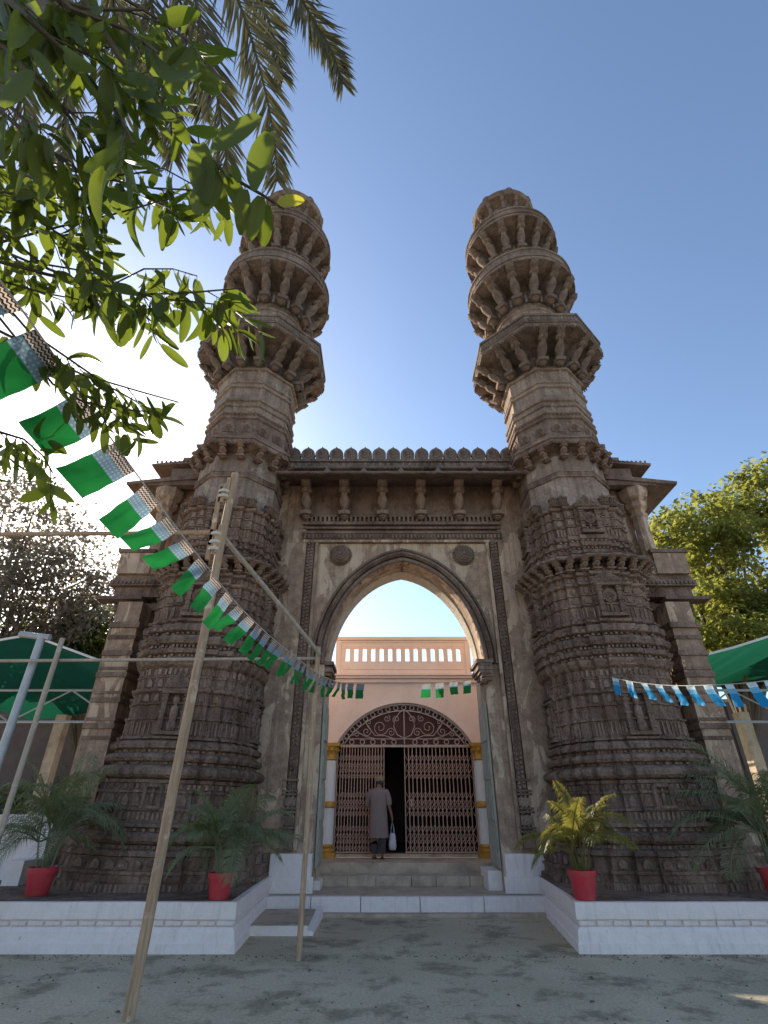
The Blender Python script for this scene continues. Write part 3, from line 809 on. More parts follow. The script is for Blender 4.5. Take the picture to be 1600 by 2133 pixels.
    # seated figure panel low on the middle face
    for ph in (0, -math.pi / 2, math.pi / 2):
        Mx = Matrix.Rotation(ph, 4, 'Z') @ Matrix.Translation((0, -1.42 * .945, -PZ))
        mb = MB()
        for sgn in (-1, 1):
            mb.box((sgn * .13, -.02, 1.74), (.05, .06, .32))
        mb.box((0, -.02, 1.60), (.34, .08, .04)); mb.box((0, -.02, 1.915), (.3, .07, .05), None, .7)
        pn = inst('figure_panel', mb.mesh('figure_panel', rl), root, Mx)
        inst('carved_figure', figm, pn, Matrix.Translation((0, -.02, 1.62)) @ Matrix.Scale(.55, 4))
    # ribbed turrets at the foot of the octagon
    tm = MB().lathe([(0, .10), (.03, .13), (.05, .10), (.07, .085), (.17, .085), (.19, .12), (.22, .12), (.25, .07), (.30, .04), (.34, .01)], 12)
    for i in range(12):
        a = 2 * math.pi * i / 12
        tm.box((math.cos(a) * .09, math.sin(a) * .09, .12), (.022, .022, .10), None, 1, a)
    tmm = tm.mesh('turret', rl)
    for k in range(4):
        for px, py in ((.62, .93), (.93, .62), (-.45, .98), (.45, .98)):
            v = Vector((px, py, 0)) * 1.04
            v = Matrix.Rotation(k * math.pi / 2, 4, 'Z') @ v
            inst('turret', tmm, root, Matrix.Translation((v.x, v.y, 7.42 - PZ)))
    for ph, o, zz in ((R(0), .3, 9.55), (R(180), .25, 9.85)):
        d = Matrix.Rotation(ph, 4, 'Z')
        p0, p1 = d @ Vector((.98, -o, zz - PZ)), d @ Vector((1.22, -o - .03, zz - PZ + .01))
        MB().tube([p0, p1], .016, 6).build('iron_rod', M['eave'], root)
    return root

left_min = build_minaret()
right_min = copy_tree(left_min)
left_min.location.x = -3.80
left_min.rotation_euler.y = R(1.4)
right_min.location.x = 4.56
right_min.rotation_euler.y = R(-.7)
left_min['label'] = 'tall carved stone minaret on the left, partly behind the leafy branch tips'
right_min['label'] = 'tall carved stone minaret on the right, behind the blue flags and the yellowish palm'

# ------------------------------------------------------------------ gateway between the minarets
gw = thing('gateway', (XC, GY, 0.256), 'weathered stone gateway with pointed arch, bracketed eave and scalloped parapet between the minarets', 'gateway')
def G(z): return z - 0.256
A0, SPR, APX = 1.77, 4.35, 6.83
def arch(off=0.0, n=18):
    a = A0 + off
    rise = (APX + off * 1.12) - SPR
    Rr = (a * a + rise * rise) / (2 * a)
    cx = a - Rr
    right = []
    for i in range(n + 1):
        th = math.pi / 2 * i / n
        x = a * math.cos(th)
        ze = rise * math.sin(th)
        zp = math.sqrt(max(0, Rr * Rr - (x - cx) ** 2))
        right.append((x, SPR + .52 * ze + .48 * zp))
    right[-1] = (0, APX + off * 1.12)
    return right + [(-p[0], p[1]) for p in right[-2::-1]]
def arch_wall(x1, z0, z1, y0, y1, name, mat, off=0.0, mat_reveal=None):
    ac = arch(off)                                    # right to left
    mb = MB()
    fs_front = []
    # strips: jambs
    a = A0 + off
    for s in (-1, 1):
        xs = sorted((s * a, s * x1))
        mb.bbox((xs[0], y0, G(z0)), (xs[1], y1, G(SPR)))
    n = len(ac)
    vs = []
    for p in ac: vs += [(p[0], y0, G(p[1])), (p[0], y1, G(p[1]))]
    outer = []
    for p in ac:
        # project onto the rectangle: side for the low third, top otherwise
        outer.append((p[0] * 1.0, z1))
    for p in outer: vs += [(p[0], y0, G(p[1])), (p[0], y1, G(p[1]))]
    fs = []
    for i in range(n - 1):
        fs.append((2 * i, 2 * (n + i), 2 * (n + i + 1), 2 * (i + 1)))           # front
        fs.append((2 * i + 1, 2 * (i + 1) + 1, 2 * (n + i + 1) + 1, 2 * (n + i) + 1))
        fs.append((2 * (n + i), 2 * (n + i) + 1, 2 * (n + i + 1) + 1, 2 * (n + i + 1)))
        fs.append((2 * i, 2 * (i + 1), 2 * (i + 1) + 1, 2 * i + 1))
    mb.add(vs, fs)
    for s in (-1, 1):
        xs = sorted((s * a, s * x1))
        mb.bbox((xs[0], y0, G(SPR)), (xs[1], y1, G(z1)))
    return mb.build(name, mat, gw)
arch_wall(2.62, 0.256, 7.33, 0.06, 0.62, 'wall', M['plaster'])
arch_wall(2.62, 0.256, 7.33, 0.622, 1.12, 'inner_wall', M['reveal'], -0.03)
# outer field left and right and above
for s in (-1, 1):
    for xa, xb, za, zb in ((2.42, 4.95, .256, 9.4), (4.952, 5.75, .256, 3.75), (4.952, 5.75, 5.75, 9.4)):
        xs = sorted((s * xa, s * xb))
        MB().bbox((xs[0], 0.0, G(za)), (xs[1], 0.058, G(zb))).build('wall_facing', M['greyplaster'], gw)
        xs = sorted((s * max(xa, 2.63), s * (xb - .01)))
        MB().bbox((xs[0], 0.06, G(za)), (xs[1], 1.1, G(zb - .02))).build('wall', M['greyplaster'], gw)
    xs = sorted((s * 4.8, s * 6.3))
    MB().bbox((xs[0], 1.3, G(.256)), (xs[1], 1.5, G(6.2))).build('recess_wall', M['carved'], gw)
    xs = sorted((s * 5.76, s * 5.96))
    MB().bbox((xs[0], .1, G(5.75)), (xs[1], 1.2, G(9.3))).build('wall_return', M['greyplaster'], gw)
MB().bbox((-2.62, 0.04, G(7.335)), (2.62, 1.1, G(9.4))).build('lintel_wall', M['eave'], gw)

def sweep_arch(name, off0, off1, y0, y1, mat, amp=0.006):
    a, b = arch(off0, 24), arch(off1, 24)
    rr = [[(p[0], y0 + .03, G(p[1])), ((p[0] * .8 + q[0] * .2), y0, G(p[1] * .8 + q[1] * .2)), ((p[0] * .2 + q[0] * .8), y0, G(p[1] * .2 + q[1] * .8)), (q[0], y0 + .03, G(q[1])), (q[0], y1, G(q[1])), (p[0], y1, G(p[1]))] for p, q in zip(a, b)]
    return MB().rings(rr, True, True, None, amp).build(name, mat, gw)
sweep_arch('archivolt', 0.00, 0.09, -0.02, 0.2, M['eave'])
av = sweep_arch('archivolt', 0.11, 0.22, -0.07, 0.1, M['relief'])
sweep_arch('archivolt', 0.24, 0.31, -0.03, 0.1, M['eave'])
mb = MB()
ac = arch(.165, 60)
for i in range(len(ac) - 1):
    p, q = Vector(ac[i]), Vector(ac[i + 1]); L = (q - p).length
    for k in range(max(1, round(L / .075))):
        m = p.lerp(q, (k + .5) / max(1, round(L / .075)))
        mb.box((m.x, -.075, G(m.y)), (.05, .04, .05))
mb.build('carved_row', M['relief'], av, kind='stuff')
# keystone line at the apex
MB().bbox((-.025, 0.05, G(6.80)), (.025, 1.0, G(6.86))).build('keystone', M['eave'], gw)
# imposts
im = MB()
for z, w, h, dp in ((3.98, .06, .07, .22), (4.05, .10, .07, .26), (4.12, .14, .07, .30), (4.19, .18, .09, .33), (4.29, .14, .05, .29), (4.34, .20, .08, .34)):
    im.bbox((-w, -dp * .45, G(z)), (.10 + w * .3, dp * 2.2, G(z + h * .94)))
im.lathe([(0, .02), (.05, .09), (.1, .10), (.14, .06)], 10, (-.03, .0, G(3.90)))
imm = im.mesh('impost', M['relief'])
inst('impost', imm, gw, Matrix.Translation((A0, 0, 0)))
inst('impost', imm, gw, Matrix.Translation((-A0, 0, 0)) @ Matrix.Rotation(math.pi, 4, 'Z') @ Matrix.Translation((0, -.8, 0)))
# frames around the arch
for s in (-1, 1):
    MB().bbox((s * 2.12 - .035, -.03, G(.9)), (s * 2.12 + .035, .06, G(7.33))).build('frame_moulding', M['greyplaster'], gw)
    MB().bbox((s * 2.42 - .04, -.035, G(.9)), (s * 2.42 + .04, .06, G(7.5))).build('frame_moulding', M['greyplaster'], gw)
    st = MB().bbox((s * 2.27 - .085, -.02, G(.9)), (s * 2.27 + .085, .06, G(7.5))).build('carved_strip', M['carved'], gw)
    cr = MB()
    z = 1.0
    while z < 7.4:
        for dx in (-.04, .04):
            cr.box((s * 2.27 + dx + rnd.uniform(-.008, .008), -.03, G(z + (.02 if dx > 0 else 0))), (.05, .05, .055), None, .7)
        z += .085
    cr.build('carved_row', M['relief'], st, kind='stuff')
    pp = MB().bbox((s * 2.46, -.05, G(.86)), (s * 3.02, .0, G(7.3))).build('pilaster', M['greyplaster'], gw)
    for z in (.9, 1.18, 1.24, 1.5, 1.56, 1.8, 1.86, 2.05):
        MB().bbox((s * 2.14, -.075, G(z)), (s * 2.44, -.021, G(z + .035))).build('moulding', M['eave'], gw)
    for z, h in ((.94, .2), (1.3, .16), (1.62, .14)):
        MB().bbox((s * 2.17, -.055, G(z)), (s * 2.41, -.02, G(z + h))).build('carved_panel', M['relief'], gw)
    # painted pier foot
    MB().bbox((min(s * 1.78, s * 2.55), -.11, G(.256)), (max(s * 1.78, s * 2.55), .5, G(.85))).build('pier_foot', M['white'], gw)
    MB().bbox((min(s * 1.73, s * 2.6), -.15, G(.256)), (max(s * 1.73, s * 2.6), -.112, G(.50))).build('pier_base', M['white'], gw)
    # old panelled door leaf folded back against the reveal
    dl = MB().bbox((min(s * 1.715, s * 1.755), .16, G(.60)), (max(s * 1.715, s * 1.755), .98, G(3.55))).build('door_leaf', M['doorwood'], gw)
    for z in (.66, 1.38, 2.1, 2.82):
        MB().bbox((min(s * 1.695, s * 1.714), .24, G(z)), (max(s * 1.695, s * 1.714), .92, G(z + .58))).build('door_panel', M['doorwood'], dl)
for z0, z1, y, m in ((7.335, 7.40, -.03, 'greyplaster'), (7.405, 7.55, -.045, 'carved'), (7.555, 7.62, -.07, 'eave'), (7.70, 7.76, -.05, 'eave'), (7.80, 7.88, -.10, 'relief'), (8.04, 8.10, -.06, 'eave')):
    MB().bbox((-2.5, y, G(z0)), (2.5, .055, G(z1))).build('string_course', M[m], gw)
sl = MB()
for i in range(44):
    sl.box((-2.4 + i * .1116, -.05, G(7.96)), (.055, .07, .13))
for i in range(52):
    sl.box((-2.42 + i * .095, -.055, G(7.478)), (.05, .05, .10))
sl.build('carved_row', M['relief'], gw, kind='stuff')
# rosettes in the spandrels
rm = MB()
for rad, y0 in ((.26, .0), (.225, -.045), (.175, -.085), (.12, -.12), (.06, -.15)):
    rm.lathe([(0, rad), (.035, rad * .97), (.05, rad * .8)], 24, (0, 0, 0), Matrix.Translation((0, y0, 0)) @ Matrix.Rotation(R(90), 4, 'X'))
for i in range(24):
    a = 2 * math.pi * i / 24
    rm.lathe([(-.03, .01), (0, .032), (.03, .01)], 6, (math.cos(a) * .25, -.03, math.sin(a) * .25))
rmm = rm.mesh('rosette', M['relief'], 40)
for s in (-1, 1):
    inst('rosette', rmm, gw, Matrix.Translation((s * 1.52, .05, G(7.0))))
# bracketed eave
bm_ = bracket_mesh('eave_bracket', .86, .42, 1.5, M['relief'])
for k in range(6):
    inst('eave_bracket', bm_, gw, Matrix.Translation((-2.44 + k * .976, .02, G(7.96))) @ Matrix.Rotation(R(-90), 4, 'Z'))
ev = MB()
n = 40
rr = []
for i in range(n + 1):
    x = -3.05 + 6.1 * i / n
    wv = .012 * math.sin(i * 2.1) + rnd.uniform(-.012, .012)
    rr.append([(x, .05, G(9.02)), (x, .05, G(9.10)), (x, -1.10 + wv, G(8.735) + wv * .6), (x, -1.12 + wv, G(8.68) + wv * .6), (x, -1.06, G(8.67))])
ev.rings(rr, True, True)
ev.build('eave_slab', M['eave'], gw)
# parapet
for z0, z1, y in ((9.10, 9.2, -.06), (9.2, 9.3, -.2), (9.3, 9.42, -.13), (9.42, 9.5, -.24), (9.5, 9.66, -.16), (9.66, 9.74, -.22)):
    MB().bbox((-3.1, y, G(z0) + .001), (3.1, .2, G(z1) - .001)).build('parapet_course', M['gallery'], gw)
pr = MB()
for i in range(62):
    pr.box((-3.02 + i * .099, -.20, G(9.255)), (.05, .05, .07))
    pr.box((-3.02 + i * .099, -.15, G(9.46)), (.05, .22, .045))
    if i % 2: pr.box((-3.02 + i * .099, -.175, G(9.58)), (.09, .05, .10))
pr.build('carved_row', M['gallery'], gw, kind='stuff')
kd = MB()
for i in range(5):
    kd.box((0, -.02 * 0, .03 + i * .05), (.30 - i * .06, .06, .048))
kdm = kd.mesh('antefix', M['gallery'])
for x in (-1.95, -.98, 0, .98, 1.95):
    inst('antefix', kdm, gw, Matrix.Translation((x, -.27, G(9.16))))
me_pts = [(-.11, 0), (.11, 0), (.12, .03), (.165, .085), (.187, .16), (.187, .23), (.168, .30), (.125, .36), (.075, .395), (.028, .42), (0, .465), (-.028, .42), (-.075, .395), (-.125, .36), (-.168, .30), (-.187, .23), (-.187, .16), (-.165, .085), (-.12, .03)]
mer = MB().extrude(me_pts, -.07, .07)
mer.torus((0, -.07, .19), .09, .016, 16, 6)
mer.lathe([(-.03, .006), (0, .03), (.03, .006)], 8, (0, -.08, .19))
merm = mer.mesh('merlon', M['gallery'])
for k in range(16):
    inst('merlon', merm, gw, Matrix.Translation((-2.91 + k * .388, -.08, G(9.74))) @ Matrix.Rotation(R(rnd.uniform(-1.5, 1.5)), 4, 'Y'))
# side bays with jutting eaves, balcony and pilaster
for s in (-1, 1):
    def B(a, b, name, mat, parent=gw):
        x0, x1 = sorted((s * a[0], s * b[0]))
        return MB().bbox((x0, a[1] - GY, G(a[2])), (x1, b[1] - GY, G(b[2]))).build(name, M[mat], parent)
    pil = B((5.86, 11.0, .5), (6.40, 11.85, 5.6), 'side_pilaster', 'greyplaster')
    for z, o, h in ((.5, .10, .35), (.9, .05, .1), (1.25, .08, .08), (2.75, .04, .07), (2.95, .09, .1), (3.1, .05, .06), (3.45, .07, .09), (3.62, .04, .05), (3.95, .10, .1), (4.1, .06, .06), (4.4, .10, .1), (4.75, .06, .08), (5.0, .12, .12)):
        B((5.86 - o * .5, 11.0 - o * .5, z), (6.40 + o * .5, 11.86, z + h), 'moulding', 'relief', pil)
    B((6.405, 11.3, .5), (6.62, 11.84, 5.2), 'side_pilaster', 'greyplaster')
    B((5.2, 11.45, 5.55), (6.75, 13.3, 5.72), 'balcony_course', 'eave')
    B((6.0, 11.15, 5.725), (7.05, 11.5, 5.80), 'stone_beam', 'eave')
    B((5.35, 11.25, 5.805), (6.70, 13.3, 6.05), 'balcony_course', 'carved')
    B((5.3, 11.15, 6.055), (6.82, 13.4, 6.2), 'balcony_course', 'relief')
    B((5.35, 11.20, 6.205), (6.76, 13.3, 6.33), 'balcony_course', 'relief')
    bp = B((5.95, 11.1, 6.335), (6.72, 11.25, 6.86), 'balcony_parapet', 'greyplaster')
    B((6.57, 11.255, 6.335), (6.72, 13.3, 6.86), 'balcony_parapet', 'greyplaster', bp)
    B((5.9, 11.06, 6.865), (6.78, 13.3, 6.95), 'coping', 'eave', bp)
    cr = MB()
    for i in range(14):
        cr.box((s * (5.5 + i * .095), 11.14 - GY, G(6.12)), (.05, .05, .06))
    cr.build('carved_row', M['relief'], bp, kind='stuff')
    co = MB()
    co.lathe([(6.34, .24), (6.55, .24), (6.58, .19), (6.66, .21), (6.72, .19), (7.9, .17), (7.94, .21), (8.0, .21), (8.04, .17), (8.12, .18), (8.2, .26), (8.32, .28), (8.36, .22), (8.45, .32), (8.58, .36), (8.72, .36)], 8, (s * 6.02, 11.35 - GY, -.256), Matrix.Identity(4))
    co.build('corner_column', M['greyplaster'], gw)
    B((5.76, 12.75, 6.0), (5.9, 13.2, 8.7), 'side_wall', 'greyplaster')
    def eave(x0, x1, y0, y1, z_in, z_out, th, name):
        mb = MB()
        n = 10
        rr = []
        for i in range(n + 1):
            f = i / n
            w = rnd.uniform(-.015, .015)
            rr.append([(s * x0, y0 - GY + (y1 - y0) * f, G(z_in)), (s * (x1 + w), y0 - GY + (y1 - y0) * f, G(z_out) + w), (s * (x1 - .02), y0 - GY + (y1 - y0) * f, G(z_out - th * .6)), (s * x0, y0 - GY + (y1 - y0) * f, G(z_in - th))])
        mb.rings(rr if s < 0 else [r[::-1] for r in rr])
        return mb.build(name, M['eave'], gw)
    eave(5.0, 7.02, 10.95, 13.6, 9.05, 8.80, .14, 'side_eave')
    B((5.0, 11.0, 8.72), (6.5, 11.2, 8.86), 'eave_beam', 'eave')
    B((4.7, 11.1, 8.95), (6.0, 13.3, 9.30), 'attic_block', 'eave')
    eave(4.8, 6.50, 10.95, 13.5, 9.55, 9.36, .12, 'side_eave')
    B((4.6, 11.05, 9.45), (5.75, 12.9, 9.62), 'attic_course', 'relief')
    B((4.5, 11.1, 9.625), (5.42, 12.6, 9.98), 'attic_block', 'greyplaster')
    B((4.5, 11.04, 9.985), (5.48, 12.65, 10.05), 'attic_coping', 'relief')
    cr = MB()
    for i in range(12):
        cr.box((s * (5.1 + i * .115), 10.97 - GY, G(9.42)), (.04, .04, .05))
    for i in range(5):
        cr.box((s * (4.75 + i * .16), 11.09 - GY, G(9.8)), (.05, .04, .26))
    cr.build('carved_row', M['relief'], gw, kind='stuff')

# ------------------------------------------------------------------ pink mosque front seen through the arch
FY = 14.3
fx0, fx1 = -1.2, 2.25                                # doorway
FXC = (fx0 + fx1) / 2
mq = thing('mosque_front', (FXC, FY, 0.59), 'pink plastered mosque front with slotted parapet and wide arched doorway beyond the arch', 'building')
def Q(z): return z - .59
HW = (fx1 - fx0) / 2
ZL, ZT = 3.02, 4.0
def fan(off=0.0, n=24):
    a, h = HW + off, ZT - ZL + off
    Rr = (a * a + h * h) / (2 * h)
    cz = ZL + h - Rr
    th = math.asin(min(1, a / Rr))
    return [(Rr * math.sin(th - 2 * th * i / n), cz + Rr * math.cos(th - 2 * th * i / n)) for i in range(n + 1)]
wl = MB()
for s in (-1, 1):
    xs = sorted((s * HW, s * 5.2))
    wl.bbox((xs[0], 0, Q(.59)), (xs[1], .35, Q(4.5)))
fp = fan()
vs = []
for p in fp: vs += [(p[0], 0, Q(p[1])), (p[0], .35, Q(p[1]))]
for p in fp: vs += [(p[0], 0, Q(4.5)), (p[0], .35, Q(4.5))]
n = len(fp)
fs = []
for i in range(n - 1):
    fs += [(2 * i, 2 * (n + i), 2 * (n + i + 1), 2 * (i + 1)), (2 * i, 2 * (i + 1), 2 * (i + 1) + 1, 2 * i + 1), (2 * i + 1, 2 * i + 3, 2 * (n + i) + 3, 2 * (n + i) + 1)]
wl.add(vs, fs)
wl.build('wall', M['pink'], mq)
for z0, z1, y in ((4.50, 4.55, -.10), (4.552, 4.60, -.06), (4.602, 4.66, -.16), (4.662, 4.70, -.22)):
    MB().bbox((-5.2, y, Q(z0)), (5.2, .36, Q(z1))).build('cornice', M['pink'], mq)
# parapet: rails, end piers, pierced slots
PH = 1.86
MB().bbox((-PH, 0, Q(4.702)), (PH, .16, Q(5.08))).build('parapet_base', M['pink'], mq)
MB().bbox((-PH, 0, Q(5.45)), (PH, .16, Q(5.66))).build('parapet_rail', M['pink'], mq)
MB().bbox((-PH - .05, -.05, Q(5.662)), (PH + .05, .2, Q(5.75))).build('parapet_coping', M['pink'], mq)
MB().bbox((-PH + .08, -.02, Q(5.60)), (PH - .08, -.001, Q(5.63))).build('moulding', M['pink'], mq)
MB().bbox((-PH + .22, -.015, Q(4.86)), (PH - .22, -.001, Q(4.885))).build('moulding', M['pink'], mq)
for s in (-1, 1):
    MB().bbox((s * PH - .0 if s < 0 else PH - .14, -.03, Q(4.71)), (-PH + .14 if s < 0 else PH, -.001, Q(5.655))).build('end_pier', M['pink'], mq)
ns = 14
pit = 3.30 / ns
xs0 = -1.65
for i in range(ns + 1):
    w = pit - .115
    c = xs0 + i * pit
    if i == 0: a, b = -PH, c + w / 2
    elif i == ns: a, b = c - w / 2, PH
    else: a, b = c - w / 2, c + w / 2
    MB().bbox((a, .004, Q(5.082)), (b, .156, Q(5.448))).build('baluster', M['pink'], mq)
MB().bbox((-5.2, .6, Q(4.3)), (5.2, 6.0, Q(4.45))).build('roof', M['concrete'], mq)
# hall behind the doorway, indoor shade put into its dark wall colour
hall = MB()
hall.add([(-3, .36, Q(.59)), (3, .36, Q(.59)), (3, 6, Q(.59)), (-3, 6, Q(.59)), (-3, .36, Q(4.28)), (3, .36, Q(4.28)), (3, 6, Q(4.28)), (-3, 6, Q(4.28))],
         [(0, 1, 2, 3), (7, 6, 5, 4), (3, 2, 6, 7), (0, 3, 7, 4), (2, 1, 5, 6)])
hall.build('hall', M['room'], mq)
# columns at the door jambs
for s in (-1, 1):
    cx = s * (HW + .145)
    cs = MB().lathe([(.85, .155), (1.6, .15), (1.66, .15), (2.62, .14)], 20, (cx, -.16, -.59)).build('column', M['cream'], mq, 40)
    cb = MB()
    cb.box((cx, -.16, Q(.64)), (.44, .40, .10))
    cb.lathe([(.69, .20), (.74, .21), (.78, .17), (.82, .19), (.86, .16)], 16, (cx, -.16, -.59))
    cb.build('column_base', M['gold'], cs, 40)
    MB().lathe([(1.58, .155), (1.6, .19), (1.65, .2), (1.70, .185), (1.72, .155)], 16, (cx, -.16, -.59)).build('column_ring', M['gold'], cs, 40)
    cc = MB().lathe([(2.60, .15), (2.63, .17), (2.66, .15), (2.75, .16), (2.86, .20), (2.92, .23)], 16, (cx, -.16, -.59))
    cc.box((cx, -.16, Q(2.955)), (.48, .42, .07))
    for i in range(10):
        a = 2 * math.pi * i / 10
        cc.lathe([(-.06, .01), (0, .045), (.06, .02)], 6, (cx + .19 * math.cos(a), -.16 + .19 * math.sin(a), Q(2.83)))
    cc.build('capital', M['gold'], cs, 40)
# fanlight
fl = MB()
a, b = fan(-.005, 30), fan(-.05, 30)
fl.rings([[(p[0], .08, Q(p[1])), (p[0], .14, Q(p[1])), (q[0], .14, Q(q[1])), (q[0], .08, Q(q[1]))] for p, q in zip(a, b)])
a, b = fan(-.175, 30), fan(-.20, 30)
fl.rings([[(p[0], .09, Q(p[1])), (p[0], .12, Q(p[1])), (q[0], .12, Q(q[1])), (q[0], .09, Q(q[1]))] for p, q in zip(a, b)])
fl.bbox((-HW, .07, Q(2.93)), (HW, .15, Q(2.985)))
fl.bbox((-HW + .03, .09, Q(3.115)), (HW - .03, .12, Q(3.135)))
fl.bbox((-.012, .075, Q(3.0)), (.012, .12, Q(3.82)))
fo = fl.build('fanlight', M['iron'], mq)
bk = MB()
pp = fan(-.01, 30)
bk.add([(p[0], .2, Q(p[1])) for p in pp], [tuple(range(len(pp)))[::-1]])
bk.bbox((-HW, .19, Q(2.93)), (HW, .22, Q(3.03)))
bk.build('fanlight_backing', M['maroon'], fo)
rgm = MB().torus((0, 0, 0), .056, .013, 18, 6).mesh('ring', M['iron'], 180)
for i in range(13):
    xx = -HW + .10 + i * (2 * HW - .2) / 12
    if i != 6:
        inst('ring', rgm, fo, Matrix.Translation((xx, .10, Q(3.05))))
ra = fan(-.11, 18)
for p in ra[1:-1]:
    inst('ring', rgm, fo, Matrix.Translation((p[0], .10, Q(p[1]))))
def scroll(cx, cz, r0, turns, a0, sgn):
    pts = []
    for i in range(26):
        f = i / 25
        a = a0 + sgn * f * turns * 2 * math.pi
        r = r0 * (1 - .86 * f)
        pts.append((cx + r * math.cos(a), .10, cz + r * math.sin(a)))
    return pts
for s in (-1, 1):
    for (cx, cz, r0, tn, a0) in ((.62, 3.40, .20, 1.6, 200), (.34, 3.28, .11, 1.4, 30), (.98, 3.30, .13, 1.5, 100), (.92, 3.52, .09, 1.3, 250), (.2, 3.6, .10, 1.3, 300), (1.24, 3.24, .08, 1.3, 60), (.45, 3.62, .09, 1.4, 120)):
        q = MB().tube([(p[0] * s, p[1], Q(p[2])) for p in scroll(cx, cz, r0, tn, R(a0), 1)], .010, 5)
        q.build('scroll', M['iron'], fo)
    q = MB().tube([(s * x_, .10, Q(z_)) for x_, z_ in ((0, 3.14), (.18, 3.22), (.27, 3.42), (.24, 3.6), (.12, 3.76), (0, 3.84))], .014, 6)
    q.build('scroll', M['iron'], fo)
    q = MB().tube([(s * x_, .10, Q(z_)) for x_, z_ in ((.3, 3.14), (.5, 3.2), (.75, 3.2), (.95, 3.42), (1.0, 3.55))], .012, 6)
    q.build('scroll', M['iron'], fo)
    q = MB().tube([(s * x_, .10, Q(z_)) for x_, z_ in ((.78, 3.14), (1.0, 3.18), (1.2, 3.28), (1.36, 3.2))], .012, 6)
    q.build('scroll', M['iron'], fo)
MB().bbox((-HW, -.02, Q(.592)), (HW, .33, Q(.655))).build('threshold', M['concrete'], mq)

# folding lattice gates
def folding_gate(x0, x1, nb, label):
    gt = thing('folding_gate', ((x0 + x1) / 2, FY + .06, 0.66), label, 'gate', 'folding lattice gates in the mosque doorway')
    w = x1 - x0
    zb, zt = 0.0, 2.26
    bar = MB().bbox((-.011, -.011, zb), (.011, .011, zt)).mesh('bar', M['gate'])
    step = w / (nb - 1)
    for i in range(nb):
        inst('bar', bar, gt, Matrix.Translation((-w / 2 + i * step + rnd.uniform(-.006, .006), 0, 0)))
    cache = {}
    for (c, h) in ((1.93, .17), (1.67, .13), (1.12, .15), (.87, .14), (.42, .15), (.17, .13)):
        for sg in (-1, 1):
            me = MB().tube([(-step, -.016 * sg, -h * sg), (step, -.016 * sg, h * sg)], .0085, 4).mesh('lattice_strip', M['gate'])
            for i in range(1, nb - 1):
                inst('lattice_strip', me, gt, Matrix.Translation((-w / 2 + i * step, 0, c)))
    for z in (zb + .01, zt - .0):
        MB().bbox((-w / 2 - .02, -.03, z), (w / 2 + .02, .03, z + .03)).build('guide_rail', M['gate'], gt)
    return gt
folding_gate(fx0 + .03, 0.00, 17, 'brown folding lattice gate leaf pushed to the left behind the man')
gtr = folding_gate(.52, fx1 - .03, 18, 'brown folding lattice gate leaf drawn across the right of the doorway')
MB().bbox((-.72, -.05, .95), (-.68, -.018, 1.12)).build('latch', M['gate'], gtr)

# ------------------------------------------------------------------ surroundings: wall, tents, trees
def wall_seg(x0, x1, y, h, label):  # boundary raised as an added dark backdrop, hides bright sky below the canopies
    w = thing('boundary_backdrop', ((x0 + x1) / 2, y, 0), label, 'wall')
    L = (x1 - x0)
    MB().bbox((-L / 2, 0, 0), (L / 2, .3, h)).build('wall', M['wall'], w)
    MB().bbox((-L / 2 - .05, -.05, h + .002), (L / 2 + .05, .35, h + .12)).build('coping', M['concrete'], w)
    for i in range(int(L / 3) + 1):
        MB().bbox((-L / 2 + i * 3 - .15, -.08, 0), (-L / 2 + i * 3 + .15, -.002, h - .01)).build('pier', M['wall'], w)
wall_seg(-45, -7.2, 22, 5.3, 'dark brown boundary wall, raised as a backdrop against the sky, far back under the left green canopy')
wall_seg(8.0, 45, 22, 5.3, 'dark brown boundary wall, raised as a backdrop against the sky, far back under the right green canopy')
ww = thing('white_wall', (-7.5, 10.7, PZ), 'low whitewashed wall behind the red pot at the far left', 'wall')
MB().bbox((-3.2, 0, 0), (1.62, .3, .93)).build('wall', M['white'], ww)
MB().bbox((-3.2, -.03, .932), (1.65, .33, .97)).build('coping', M['white'], ww)
MB().bbox((1.45, -.75, 0), (1.72, -.002, .34)).build('low_block', M['white'], ww)

